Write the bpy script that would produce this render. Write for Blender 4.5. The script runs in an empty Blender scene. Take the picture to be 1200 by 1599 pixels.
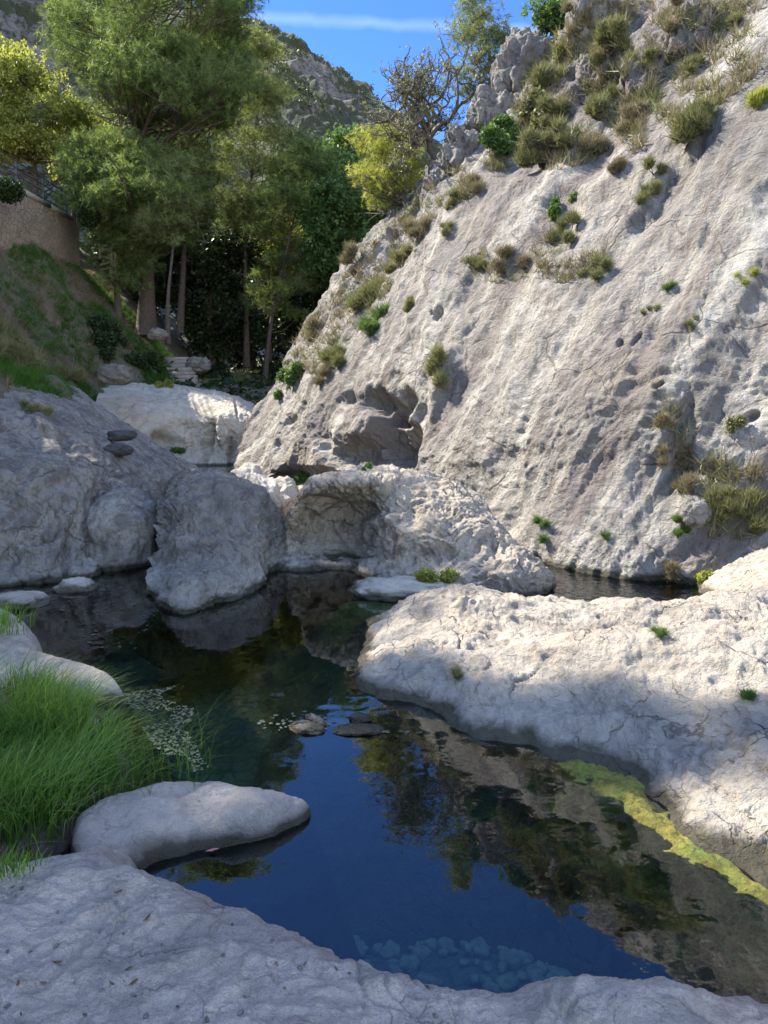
import bpy, math, random
import numpy as np
from mathutils import Vector
from mathutils.bvhtree import BVHTree

# ------------------------------------------------------------------ camera
SC = bpy.context.scene
COL = SC.collection
F = 1150.0; PITCH = math.radians(9.0); CAMH = 2.1
cam = bpy.data.cameras.new('camera'); camo = bpy.data.objects.new('camera', cam); COL.objects.link(camo)
cam.sensor_fit = 'HORIZONTAL'; cam.sensor_width = 36.0; cam.lens = 36.0*F/1200.0
cam.clip_start = 0.05; cam.clip_end = 6000
camo.location = (0, 0, CAMH); camo.rotation_euler = (math.radians(90)-PITCH, 0, 0)
SC.camera = camo

# ------------------------------------------------------------------ sky, sun, exposure
SUN_AZ = -60.0      # degrees clockwise from +Y (negative: to the left)
SUN_EL = 45.0
world = bpy.data.worlds.new('World'); SC.world = world; world.use_nodes = True
wt = world.node_tree; wt.nodes.clear()
def wn(t, **k):
    n = wt.nodes.new(t)
    for a, b in k.items(): setattr(n, a, b)
    return n
sky = wn('ShaderNodeTexSky', sky_type='NISHITA', sun_disc=False, sun_elevation=math.radians(SUN_EL),
         sun_rotation=math.radians(SUN_AZ % 360), altitude=1200, air_density=1.0, dust_density=0.1, ozone_density=4.0)
tc = wn('ShaderNodeTexCoord')
# thin contrail: a band about a plane through the zenith side of the sky
nrm = wn('ShaderNodeVectorMath', operation='DOT_PRODUCT')
wnoise = wn('ShaderNodeTexNoise'); wnoise.inputs['Scale'].default_value = 22; wnoise.inputs['Detail'].default_value = 5
off = wn('ShaderNodeMath', operation='MULTIPLY_ADD'); off.inputs[1].default_value = 0.012; off.inputs[2].default_value = -0.006
add = wn('ShaderNodeMath', operation='ADD')
ab = wn('ShaderNodeMath', operation='ABSOLUTE')
mr = wn('ShaderNodeMapRange'); mr.inputs['From Min'].default_value = 0.008; mr.inputs['From Max'].default_value = 0.001
nz2 = wn('ShaderNodeTexNoise'); nz2.inputs['Scale'].default_value = 9; nz2.inputs['Detail'].default_value = 6
mm = wn('ShaderNodeMath', operation='MULTIPLY')
mm2 = wn('ShaderNodeMath', operation='MULTIPLY'); mm2.inputs[1].default_value = 0.10
mix = wn('ShaderNodeMix', data_type='RGBA'); mix.inputs[7].default_value = (7.5, 8.0, 8.6, 1)
bg = wn('ShaderNodeBackground'); bg.inputs['Strength'].default_value = 0.15
out = wn('ShaderNodeOutputWorld')
def raydir(px, py):
    a = (px-600)/F; b = (799.5-py)/F
    return Vector((a, math.cos(PITCH)+b*math.sin(PITCH), -math.sin(PITCH)+b*math.cos(PITCH)))
n_tr = raydir(360, 27).cross(raydir(840, 46)).normalized()
nrm.inputs[1].default_value = n_tr
L = wt.links.new
L(tc.outputs['Generated'], nrm.inputs[0]); L(tc.outputs['Generated'], wnoise.inputs['Vector']); L(tc.outputs['Generated'], nz2.inputs['Vector'])
L(wnoise.outputs['Fac'], off.inputs[0]); L(nrm.outputs['Value'], add.inputs[0]); L(off.outputs[0], add.inputs[1])
L(add.outputs[0], ab.inputs[0]); L(ab.outputs[0], mr.inputs['Value'])
L(mr.outputs[0], mm.inputs[0]); L(nz2.outputs['Fac'], mm.inputs[1]); L(mm.outputs[0], mm2.inputs[0])
L(mm2.outputs[0], mix.inputs[0]); 
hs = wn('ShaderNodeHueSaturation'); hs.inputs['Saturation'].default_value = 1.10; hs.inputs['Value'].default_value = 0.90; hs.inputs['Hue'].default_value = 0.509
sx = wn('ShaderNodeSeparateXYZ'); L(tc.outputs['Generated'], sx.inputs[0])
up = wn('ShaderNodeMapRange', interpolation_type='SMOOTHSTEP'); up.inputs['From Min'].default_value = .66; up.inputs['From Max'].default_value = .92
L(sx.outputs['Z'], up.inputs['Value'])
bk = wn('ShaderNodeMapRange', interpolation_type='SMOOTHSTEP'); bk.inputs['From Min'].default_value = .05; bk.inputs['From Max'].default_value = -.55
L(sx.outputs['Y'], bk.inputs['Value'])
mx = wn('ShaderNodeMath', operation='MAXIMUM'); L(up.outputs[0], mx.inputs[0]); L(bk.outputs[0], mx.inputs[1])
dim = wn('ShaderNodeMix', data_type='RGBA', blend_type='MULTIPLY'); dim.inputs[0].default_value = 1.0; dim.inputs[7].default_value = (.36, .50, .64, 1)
sky_fill = wn('ShaderNodeMix', data_type='RGBA', blend_type='MULTIPLY'); sky_fill.inputs[0].default_value = 1.0; sky_fill.inputs[7].default_value = (3.0, 2.15, 1.5, 1)  # added fill: sky boosted overhead and behind the camera to lift shaded rock
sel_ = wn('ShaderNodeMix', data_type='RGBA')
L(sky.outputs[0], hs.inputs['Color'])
for nd in (dim, sky_fill): L(hs.outputs[0], nd.inputs[6])
L(mx.outputs[0], sel_.inputs[0]); L(dim.outputs[2], sel_.inputs[6]); L(sky_fill.outputs[2], sel_.inputs[7]); L(sel_.outputs[2], mix.inputs[6]); L(mix.outputs[2], bg.inputs['Color']); L(bg.outputs[0], out.inputs['Surface'])

sun = bpy.data.lights.new('sun', 'SUN'); suno = bpy.data.objects.new('sun', sun); COL.objects.link(suno)
sun.energy = 4.2; sun.angle = math.radians(0.53); sun.color = (1.0, 0.92, 0.79)
az, el = math.radians(SUN_AZ), math.radians(SUN_EL)
SDIR = Vector((math.sin(az)*math.cos(el), math.cos(az)*math.cos(el), math.sin(el)))
suno.rotation_euler = SDIR.to_track_quat('Z', 'Y').to_euler(); suno.location = SDIR*60
SC.view_settings.view_transform = 'Standard'; SC.view_settings.look = 'None'
SC.view_settings.exposure = 1.78; SC.view_settings.gamma = 1.0
SC.cycles.max_bounces = 6; SC.cycles.transparent_max_bounces = 12; SC.cycles.diffuse_bounces = 4
SC.cycles.glossy_bounces = 3; SC.cycles.caustics_reflective = False; SC.cycles.caustics_refractive = False

# ------------------------------------------------------------------ helpers
cp, sp = math.cos(PITCH), math.sin(PITCH)
def P(px, py, y=None, z=None):
    """world point seen at pixel (px,py) of the 1200x1599 photograph at forward distance y, or at height z"""
    a = (px-600)/F; b = (799.5-py)/F
    d = (a, cp+b*sp, -sp+b*cp)
    t = y/d[1] if y is not None else (z-CAMH)/d[2]
    return (a*t, d[1]*t, CAMH+d[2]*t)
def PW(px, y, z):
    depth = y*cp-(z-CAMH)*sp
    return ((px-600)/F*depth, y, z)
def proj(V):
    x, y, z = V[..., 0], V[..., 1], V[..., 2]-CAMH
    dep = y*cp-z*sp; up = y*sp+z*cp
    dep = np.where(np.abs(dep) < 1e-3, 1e-3, dep)
    return 600+F*x/dep, 799.5-F*up/dep

def _hash(ix, iy, iz, seed):
    h = (ix.astype(np.int64)*374761393+iy.astype(np.int64)*668265263+iz.astype(np.int64)*2147483647+seed*1274126177) & 0xffffffff
    h = ((h ^ (h >> 13))*1274126177) & 0xffffffff
    h = ((h ^ (h >> 15))*2246822519) & 0xffffffff
    return (h ^ (h >> 16))
GR = np.random.RandomState(7).normal(size=(256, 3)); GR /= np.linalg.norm(GR, axis=1)[:, None]
def noise(Pn, seed=0):
    Pf = np.floor(Pn); f = Pn-Pf; i = Pf.astype(np.int64)
    u = f*f*f*(f*(f*6-15)+10); res = 0
    for dx in (0, 1):
        wx = u[..., 0] if dx else 1-u[..., 0]
        for dy in (0, 1):
            wy = u[..., 1] if dy else 1-u[..., 1]
            for dz in (0, 1):
                wz = u[..., 2] if dz else 1-u[..., 2]
                g = GR[_hash(i[..., 0]+dx, i[..., 1]+dy, i[..., 2]+dz, seed) & 255]
                dot = g[..., 0]*(f[..., 0]-dx)+g[..., 1]*(f[..., 1]-dy)+g[..., 2]*(f[..., 2]-dz)
                res = res+dot*wx*wy*wz
    return res*1.5
def fbm(Pn, octv=4, seed=0, gain=0.5, lac=2.03):
    r = 0; a = 1.0
    for k in range(octv):
        r = r+a*noise(Pn*(lac**k)+k*17.3, seed+k); a *= gain
    return r
def ridged(Pn, octv=4, seed=0, gain=0.5):
    r = 0; a = 1.0
    for k in range(octv):
        r = r+a*(1-2*np.abs(noise(Pn*(2.05**k)+k*9.1, seed+k))); a *= gain
    return r-0.8
def cr(C, n, axis=0):
    """Catmull-Rom resampling of control points along an axis"""
    C = np.moveaxis(np.asarray(C, float), axis, 0); m = C.shape[0]
    E = np.concatenate([[2*C[0]-C[1]], C, [2*C[-1]-C[-2]]])
    t = np.linspace(0, m-1, n); k = np.minimum(t.astype(int), m-2); f = (t-k).reshape((-1,)+(1,)*(C.ndim-1))
    p0, p1, p2, p3 = E[k], E[k+1], E[k+2], E[k+3]
    R = 0.5*((2*p1)+(-p0+p2)*f+(2*p0-5*p1+4*p2-p3)*f*f+(-p0+3*p1-3*p2+p3)*f**3)
    return np.moveaxis(R, 0, axis)
def gnormals(V):
    du = np.gradient(V, axis=0); dv = np.gradient(V, axis=1)
    n = np.cross(du, dv); l = np.linalg.norm(n, axis=-1, keepdims=True)
    return n/np.maximum(l, 1e-9)

def mesh_np(name, verts, faces, mat, smooth=True, origin=None, parent=None, attr=None):
    """one mesh object from numpy arrays; faces (n,k)"""
    verts = np.asarray(verts, np.float32).reshape(-1, 3); faces = np.asarray(faces, np.int32)
    o0 = np.array(origin if origin is not None else (0, 0, 0), np.float32)
    me = bpy.data.meshes.new(name); k = faces.shape[1]; nf = faces.shape[0]
    me.vertices.add(len(verts)); me.vertices.foreach_set('co', (verts-o0).ravel())
    me.loops.add(nf*k); me.loops.foreach_set('vertex_index', faces.ravel())
    me.polygons.add(nf); me.polygons.foreach_set('loop_start', np.arange(0, nf*k, k, dtype=np.int32))
    me.update(calc_edges=True)
    if smooth: me.polygons.foreach_set('use_smooth', np.ones(nf, bool))
    if attr is not None:
        a = me.attributes.new('tone', 'FLOAT', 'POINT'); a.data.foreach_set('value', np.asarray(attr, np.float32))
    me.materials.append(mat)
    o = bpy.data.objects.new(name, me); COL.objects.link(o)
    if parent is not None: 
        o.parent = parent; o.location = Vector(o0)-parent.location
    else: o.location = o0
    return o
def gridfaces(n, m):
    i = np.arange(n-1)[:, None]*m+np.arange(m-1)[None]
    i = i.ravel(); return np.stack([i, i+1, i+m+1, i+m], 1)
def tag(o, label=None, cat=None, group=None, kind=None):
    if label: o['label'] = label
    if cat: o['category'] = cat
    if group: o['group'] = group
    if kind: o['kind'] = kind
    return o
def empty(name, loc):
    o = bpy.data.objects.new(name, None); COL.objects.link(o); o.location = loc; o.empty_display_size = 0.2; return o

BV = []     # surfaces plants can stand on
def regsurf(V, Fc):
    BV.append(BVHTree.FromPolygons([Vector(v) for v in V.reshape(-1, 3)[:].tolist()], Fc.tolist()))
def pick(px, py):
    o = Vector((0, 0, CAMH)); d = raydir(px, py).normalized(); best = None
    for b in BV:
        h = b.ray_cast(o, d)
        if h[0] is not None and (best is None or h[3] < best[3]): best = h
    return best

# ------------------------------------------------------------------ materials
def newmat(name):
    m = bpy.data.materials.new(name); m.use_nodes = True; nt = m.node_tree; nt.nodes.clear()
    return m, nt
class NT:
    def __init__(s, nt): s.nt = nt
    def n(s, t, ins=None, **k):
        x = s.nt.nodes.new(t)
        for a, b in k.items(): setattr(x, a, b)
        for a, b in (ins or {}).items():
            if isinstance(b, bpy.types.NodeSocket): s.nt.links.new(b, x.inputs[a])
            else: x.inputs[a].default_value = b
        return x
    def noise(s, vec, scale, detail=5, rough=0.6, dist=0.0):
        return s.n('ShaderNodeTexNoise', {'Vector': vec, 'Scale': scale, 'Detail': detail, 'Roughness': rough, 'Distortion': dist}).outputs['Fac']
    def ramp(s, fac, lo, hi):
        return s.n('ShaderNodeMapRange', {'Value': fac, 'From Min': lo, 'From Max': hi}).outputs[0]
    def math(s, op, a, b=0.0, c=0.0):
        x = s.n('ShaderNodeMath', operation=op)
        for i, v in enumerate((a, b, c)):
            if isinstance(v, bpy.types.NodeSocket): s.nt.links.new(v, x.inputs[i])
            else: x.inputs[i].default_value = v
        return x.outputs[0]
    def mix(s, fac, a, b, blend='MIX'):
        x = s.n('ShaderNodeMix', data_type='RGBA', blend_type=blend)
        for i, v in ((0, fac), (6, a), (7, b)):
            if isinstance(v, bpy.types.NodeSocket): s.nt.links.new(v, x.inputs[i])
            else: x.inputs[i].default_value = (v if isinstance(v, (int, float)) else tuple(v)+(1,))
        return x.outputs[2]

def rock_mat(name, A=(.50, .46, .40), B=(.36, .34, .31), D=(.13, .12, .11), warm=(.52, .42, .29), dark=.5, streak=0.0, scale=1.0, bump=1.0, wet=True, crack=1.0, warmth=.5, grit=1.0, stain=0.0):
    m, nt = newmat(name); N = NT(nt)
    geo = N.n('ShaderNodeNewGeometry'); pos = geo.outputs['Position']
    sepz = N.n('ShaderNodeSeparateXYZ', {'Vector': pos}).outputs['Z']
    wrp = N.n('ShaderNodeTexNoise', {'Vector': pos, 'Scale': 1.7*scale, 'Detail': 4})
    wv = N.n('ShaderNodeVectorMath', {0: wrp.outputs['Color']}, operation='SCALE'); wv.inputs['Scale'].default_value = .55
    wp = N.n('ShaderNodeVectorMath', {0: pos, 1: wv.outputs[0]}, operation='ADD').outputs[0]
    big = N.noise(pos, .55*scale, 6, .6, .6); med = N.noise(pos, 2.6*scale, 9, .66); fine = N.noise(pos, 17*scale, 6, .7); gr = N.noise(pos, 75*scale, 3, .6)
    c = N.mix(N.ramp(big, .36, .66), A, B)
    c = N.mix(N.math('MULTIPLY', N.ramp(N.noise(wp, 1.1*scale, 7, .6), .5, .72), warmth), c, warm)
    c = N.mix(N.math('MULTIPLY', N.ramp(med, .49, .60), dark*.8), c, D)
    lich = N.noise(wp, 5.5*scale, 8, .75)
    c = N.mix(N.math('MULTIPLY', N.ramp(lich, .52, .58), dark*.85), c, (D[0]*1.25, D[1]*1.25, D[2]*1.2))
    c = N.mix(N.math('MULTIPLY', N.ramp(lich, .42, .30), .45), c, (min(A[0]*1.25, .8), min(A[1]*1.26, .8), min(A[2]*1.3, .8)))
    # speckle
    c = N.mix(N.math('MULTIPLY', N.ramp(gr, .35, .7), min(.35*grit, .6)), c, N.mix(.5, c, (.1, .1, .1)))
    if stain: c = N.mix(N.math('MULTIPLY', N.ramp(N.noise(wp, .30, 6, .62), .47, .60), stain), c, (.15, .14, .135))
    if stain: c = N.mix(N.math('MULTIPLY', N.ramp(N.noise(wp, .42, 5, .6), .58, .70), .4), c, (.42, .34, .24))
    if streak > 0:
        at = N.n('ShaderNodeAttribute', attribute_name='tone').outputs['Fac']
        cv = N.n('ShaderNodeCombineXYZ', {'X': N.math('MULTIPLY_ADD', med, .22, at), 'Y': N.math('MULTIPLY', sepz, .10), 'Z': 0.0})
        st = N.noise(cv.outputs[0], 1.9, 6, .62)
        fade = N.ramp(N.noise(pos, .35, 3), .30, .50)
        c = N.mix(N.math('MULTIPLY', N.math('MULTIPLY', N.ramp(st, .48, .60), fade), streak), c, (.20, .175, .16))
        c = N.mix(N.math('MULTIPLY', N.ramp(st, .46, .36), streak*.5), c, (.60, .57, .51))
    v = N.n('ShaderNodeTexVoronoi', {'Vector': wp, 'Scale': 1.5*scale, 'Randomness': 1}, feature='DISTANCE_TO_EDGE').outputs[0]
    v2 = N.n('ShaderNodeTexVoronoi', {'Vector': wp, 'Scale': 4.6*scale}, feature='DISTANCE_TO_EDGE').outputs[0]
    ck = N.ramp(v, .0, .022); ck2 = N.ramp(v2, .0, .05)
    msk = N.ramp(N.noise(pos, 1.2*scale, 4), .46, .60); msk2 = N.ramp(N.noise(pos, 2.3*scale, 3), .50, .62)
    ckm = N.math('SUBTRACT', 1, N.math('MULTIPLY', N.math('SUBTRACT', 1, ck), msk))
    ckm2 = N.math('SUBTRACT', 1, N.math('MULTIPLY', N.math('SUBTRACT', 1, ck2), msk2))
    pit = N.n('ShaderNodeTexVoronoi', {'Vector': wp, 'Scale': 19*scale}, feature='F1').outputs[0]
    pm = N.math('MULTIPLY', N.ramp(pit, .28, .10), N.ramp(N.noise(pos, 3.1*scale, 3), .5, .62))
    c = N.mix(N.math('MULTIPLY', N.math('SUBTRACT', 1, ckm), .55*crack), c, (.07, .062, .055))
    c = N.mix(N.math('MULTIPLY', pm, .5), c, (.09, .08, .07))
    h = N.math('MULTIPLY', med, .34)
    h = N.math('MULTIPLY_ADD', fine, .10*grit, h); h = N.math('MULTIPLY_ADD', gr, .016*grit, h)
    h = N.math('MULTIPLY_ADD', N.noise(wp, 7*scale, 7, .7), .12, h)
    h = N.math('MULTIPLY_ADD', ckm, .05*crack, h); h = N.math('MULTIPLY_ADD', ckm2, .022*crack, h); h = N.math('MULTIPLY_ADD', pm, -.03, h)
    rough = .88
    if wet:
        zz = N.math('MULTIPLY_ADD', N.noise(pos, 3.0, 4), .16, N.math('SUBTRACT', sepz, .08))
        alg = N.ramp(zz, .09, .04)
        c = N.mix(N.math('MULTIPLY', alg, .85), c, (.055, .05, .028))
        pale = N.math('MULTIPLY', N.ramp(zz, .30, .12), N.math('SUBTRACT', 1, alg))
        c = N.mix(N.math('MULTIPLY', pale, .30), c, (.56, .52, .45))
    b = N.n('ShaderNodeBump', {'Height': h, 'Strength': .85, 'Distance': .62*bump/scale})
    bs = N.n('ShaderNodeBsdfPrincipled', {'Base Color': c, 'Roughness': rough, 'Normal': b.outputs[0]})
    bs.inputs['Specular IOR Level'].default_value = .25
    o = N.n('ShaderNodeOutputMaterial', {'Surface': bs.outputs[0]})
    return m

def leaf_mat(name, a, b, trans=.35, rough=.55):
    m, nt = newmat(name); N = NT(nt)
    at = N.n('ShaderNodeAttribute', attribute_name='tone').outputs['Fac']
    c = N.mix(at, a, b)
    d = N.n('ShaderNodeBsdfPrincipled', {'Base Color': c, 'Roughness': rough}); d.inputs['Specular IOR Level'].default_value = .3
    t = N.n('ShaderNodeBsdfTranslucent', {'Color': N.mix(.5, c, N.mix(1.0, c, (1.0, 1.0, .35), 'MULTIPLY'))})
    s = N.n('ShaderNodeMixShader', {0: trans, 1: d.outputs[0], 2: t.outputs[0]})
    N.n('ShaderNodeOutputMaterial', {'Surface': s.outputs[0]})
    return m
def flat_mat(name, a, b, scale=8, rough=.8, bump=.1, metallic=0):
    m, nt = newmat(name); N = NT(nt)
    tcn = N.n('ShaderNodeNewGeometry').outputs['Position']
    nz = N.noise(tcn, scale, 7, .65)
    c = N.mix(N.ramp(nz, .35, .65), a, b)
    bp = N.n('ShaderNodeBump', {'Height': nz, 'Strength': .6, 'Distance': bump})
    d = N.n('ShaderNodeBsdfPrincipled', {'Base Color': c, 'Roughness': rough, 'Normal': bp.outputs[0], 'Metallic': metallic})
    N.n('ShaderNodeOutputMaterial', {'Surface': d.outputs[0]})
    return m

M = {}
M['cliff'] = rock_mat('cliff_limestone', A=(.455, .43, .38), B=(.285, .27, .25), D=(.125, .118, .11), warm=(.46, .40, .31), dark=.72, streak=1.0, scale=.8, bump=1.0, grit=1.4, stain=.55, warmth=.35)
M['bank'] = rock_mat('bank_limestone', A=(.53, .475, .395), B=(.43, .385, .325), D=(.19, .17, .145), warm=(.58, .46, .33), dark=.55, scale=1.6, bump=1.1, crack=1.6, warmth=.5)
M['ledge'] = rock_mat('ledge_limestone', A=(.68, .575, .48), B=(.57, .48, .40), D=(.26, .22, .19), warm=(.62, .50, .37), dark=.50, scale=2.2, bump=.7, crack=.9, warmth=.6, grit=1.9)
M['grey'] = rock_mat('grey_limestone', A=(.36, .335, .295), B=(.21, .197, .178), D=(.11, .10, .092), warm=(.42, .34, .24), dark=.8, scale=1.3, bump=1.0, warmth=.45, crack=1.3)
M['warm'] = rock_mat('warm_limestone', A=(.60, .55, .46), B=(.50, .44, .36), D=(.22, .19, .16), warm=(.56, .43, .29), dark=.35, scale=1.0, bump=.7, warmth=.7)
M['arch'] = rock_mat('arch_limestone', A=(.50, .44, .36), B=(.37, .33, .28), D=(.15, .13, .11), warm=(.50, .40, .28), dark=.7, scale=1.5, bump=1.0, warmth=.5, crack=1.3)
M['darkrock'] = rock_mat('dark_rock', A=(.12, .115, .12), B=(.08, .078, .08), D=(.04, .04, .04), warm=(.12, .1, .08), wet=False)
M['pine'] = leaf_mat('pine_needles', (.07, .11, .035), (.25, .33, .105), .5)
M['pine_light'] = leaf_mat('pale_pine_needles', (.15, .19, .07), (.32, .37, .15), .45)
M['yleaf'] = leaf_mat('yellow_green_leaves', (.20, .24, .05), (.46, .47, .13), .55)
M['gleaf'] = leaf_mat('green_leaves', (.06, .12, .03), (.15, .24, .07), .42)
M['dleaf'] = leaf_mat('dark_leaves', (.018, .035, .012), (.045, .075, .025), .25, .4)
M['olive'] = leaf_mat('olive_scrub', (.12, .13, .055), (.27, .27, .13), .3)
M['dry'] = leaf_mat('dry_scrub', (.17, .14, .085), (.30, .26, .16), .25)
M['grass'] = leaf_mat('grass_blades', (.06, .15, .02), (.24, .40, .07), .45)
M['bark'] = flat_mat('pine_bark', (.065, .048, .038), (.125, .095, .075), 9, .9, .08)
M['twig'] = flat_mat('grey_bark', (.10, .085, .075), (.17, .15, .13), 20, .9, .02)
M['soil'] = flat_mat('soil_and_litter', (.085, .068, .045), (.17, .14, .10), 2.5, .95, .3)

# ------------------------------------------------------------------ ground
def sstep(x, a, b):
    t = np.clip((x-a)/(b-a), 0, 1); return t*t*(3-2*t)
def zg(x, y):
    x = np.asarray(x, float); y = np.asarray(y, float)
    bed = -0.95+.38*np.exp(-((x-.75)/1.1)**2-((y-2.6)/.8)**2)
    # valley floor rises behind the upper pool
    fl = -0.95+sstep(y, 23.5, 27.5)*3.35+np.clip(y-30, 0, 200)*.085
    z = np.where(y < 20, bed, np.maximum(bed, fl))
    z = np.where(y < -3, -.95+sstep(-y, 3, 6)*1.3, z)
    ex = sstep(y, 17, 21)*(1-sstep(y, 25, 29))
    foot = -6.2-1.8*sstep(y, 6, 15)-1.9*ex
    u = foot-x
    shelf = sstep(x, foot+3.2, foot)*2.6*sstep(y, 2, 9)+sstep(x, foot+2.0, foot)*1.0*(1-sstep(y, 2, 9))
    slope = np.maximum(shelf-.95*(1-sstep(x, foot+3.2, foot)), -.95)
    slope = np.where(u > 0, 2.4*sstep(y, 2, 9)+1.0*(1-sstep(y, 2, 9))+u*(1.07+.6*ex), slope)
    top = 7.55+1.25*sstep(-x, 12.55, 12.62)
    top = top+np.clip(-22-x, 0, 400)*.45
    slope = np.minimum(slope, top)
    z = np.maximum(z, slope)
    # right side climbs under the cliff and beyond it
    rr = np.clip(x-9, 0, 40)*.75
    z = np.maximum(z, np.where(x > 9, -.95+rr*sstep(y, -30, 8), z))
    return z
def spaced(lo, hi, n, c, w):
    t = np.linspace(-1, 1, n); k = 3.2
    s = np.sinh(k*t)/np.sinh(k)
    return np.where(s < 0, c+(c-lo)*s, c+(hi-c)*s)
gx = np.concatenate([np.linspace(-420, -24, 24)[:-1], np.linspace(-24, 14, 330)[:-1], np.linspace(14, 420, 24)])
gy = np.concatenate([np.linspace(-300, -8, 16)[:-1], np.linspace(-8, 60, 480)[:-1], np.linspace(60, 520, 20)])
GX, GY = np.meshgrid(gx, gy, indexing='ij')
GZ = zg(GX, GY)
q = np.stack([GX, GY, GZ], -1)
near = (np.abs(GX) < 60) & (GY < 100)
GZ = GZ+np.where(near, .22*fbm(q*.55, 4, 3)*sstep(GZ, -.6, 2.2)+.07*fbm(q*2.2, 3, 11)+.10*fbm(q*.9, 2, 15), 0)
V = np.stack([GX, GY, GZ], -1); fc = gridfaces(*GX.shape)[:, ::-1]

def ground_mat():
    m, nt = newmat('ground'); N = NT(nt)
    pos = N.n('ShaderNodeNewGeometry').outputs['Position']; z = N.n('ShaderNodeSeparateXYZ', {'Vector': pos}).outputs['Z']
    n1 = N.noise(pos, 1.3, 7, .65); n2 = N.noise(pos, 6, 6, .7)
    soil = N.mix(N.ramp(n1, .4, .62), (.16, .125, .085), (.075, .085, .04))
    soil = N.mix(N.math('MULTIPLY', N.ramp(n2, .5, .7), .5), soil, (.25, .22, .18))
    bed = N.mix(N.ramp(n1, .35, .65), (.075, .10, .085), (.15, .18, .12))
    bed = N.mix(N.math('MULTIPLY', N.ramp(N.noise(pos, .9, 5, .6), .5, .65), .6), bed, (.13, .13, .05))
    vor = N.n('ShaderNodeTexVoronoi', {'Vector': pos, 'Scale': 7.0}, feature='DISTANCE_TO_EDGE').outputs[0]
    bed = N.mix(N.math('MULTIPLY', N.ramp(vor, .12, 0), .6), bed, (.03, .04, .035))
    c = N.mix(N.ramp(N.math('ADD', z, N.math('MULTIPLY', n1, .3)), .0, .45), bed, soil)
    b = N.n('ShaderNodeBump', {'Height': N.math('ADD', n2, n1), 'Strength': .8, 'Distance': .15})
    d = N.n('ShaderNodeBsdfPrincipled', {'Base Color': c, 'Roughness': .95, 'Normal': b.outputs[0]})
    N.n('ShaderNodeOutputMaterial', {'Surface': d.outputs[0]}); return m
M['ground'] = ground_mat()
tag(mesh_np('ground', V, fc, M['ground']), 'valley floor, pool bed and earth bank of the gorge', kind='structure')
sel = (GX > -24) & (GX < 14) & (GY > -8) & (GY < 60)
ii = np.where((gx >= -24) & (gx <= 14))[0]; jj = np.where((gy >= -8) & (gy <= 60))[0]
Vs = V[np.ix_(ii[::2], jj[::2])]; regsurf(Vs, gridfaces(Vs.shape[0], Vs.shape[1]))

# ------------------------------------------------------------------ water
def water_mat():
    m, nt = newmat('water'); N = NT(nt)
    pos = N.n('ShaderNodeNewGeometry').outputs['Position']
    h = N.math('ADD', N.noise(pos, 3.0, 2, .5), N.math('MULTIPLY', N.noise(pos, 14.0, 2, .5), .10))
    xs = N.n('ShaderNodeSeparateXYZ', {'Vector': pos})
    chan = N.math('MULTIPLY', N.ramp(xs.outputs['X'], 1.2, 1.8), N.ramp(xs.outputs['Y'], 6.6, 7.4))
    h = N.math('MULTIPLY_ADD', N.math('MULTIPLY', N.noise(pos, 9.0, 2, .5), chan), 6.0, h)
    b = N.n('ShaderNodeBump', {'Height': h, 'Strength': .35, 'Distance': .009})
    fr = N.n('ShaderNodeFresnel', {'IOR': 1.72, 'Normal': b.outputs[0]})
    g = N.n('ShaderNodeBsdfGlossy', {'Color': (1, 1, 1, 1), 'Roughness': .0, 'Normal': b.outputs[0]})
    t = N.n('ShaderNodeBsdfTransparent', {'Color': (.58, .78, .78, 1)})
    s = N.n('ShaderNodeMixShader', {0: fr.outputs[0], 1: t.outputs[0], 2: g.outputs[0]})
    N.n('ShaderNodeOutputMaterial', {'Surface': s.outputs[0]}); return m
M['water'] = water_mat()
wx = np.linspace(-9.5, 9.0, 40); wy = np.linspace(-2.5, 27, 60)
WX, WY = np.meshgrid(wx, wy, indexing='ij')
tag(mesh_np('water', np.stack([WX, WY, 0*WX], -1), gridfaces(*WX.shape)[:, ::-1], M['water']), 'still clear green-blue water of the rock pools', kind='structure')

# ------------------------------------------------------------------ rock builders
def rockdisp(Pw, amp, size, seed, cracks=1.0):
    """displacement for weathered limestone; amp in metres, size = main bump wavelength"""
    w = Pw+.25*size*np.stack([noise(Pw/size+5, seed+40), noise(Pw/size+15, seed+41), noise(Pw/size+25, seed+42)], -1)
    d = amp*fbm(w/size, 6, seed, .52)
    d += amp*.46*ridged(w/(size*.45), 5, seed+9, .6)
    cn = noise(w/(size*.8)+3.3, seed+20)+.25*noise(w/(size*.2), seed+21)
    m = sstep(noise(Pw/(size*1.5), seed+22), -.1, .25)
    d -= cracks*amp*.5*np.exp(-(cn/.045)**2)*m
    cn = noise(w/(size*.33)+8.3, seed+23); m = sstep(noise(Pw/(size*.9), seed+24), .0, .25)
    d -= cracks*amp*.22*np.exp(-(cn/.07)**2)*m
    return d
def dents(V, Nn, lst):
    """push the surface along its normal; lst of (px,py,rx,ry,angle,amount m)"""
    px, py = proj(V)
    for (cx, cy, rx, ry, a, am) in lst:
        ca, sa = math.cos(math.radians(a)), math.sin(math.radians(a))
        u = ((px-cx)*ca+(py-cy)*sa)/rx; v = (-(px-cx)*sa+(py-cy)*ca)/ry
        r = np.sqrt(u*u+v*v)+.30*noise(V*1.9/max(.25, min(1, rx/40)), 77); soft = .1 if rx < 25 else .45
        V = V+Nn*(am*(1-sstep(r, soft, 1.2)))[..., None]
    return V
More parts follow.
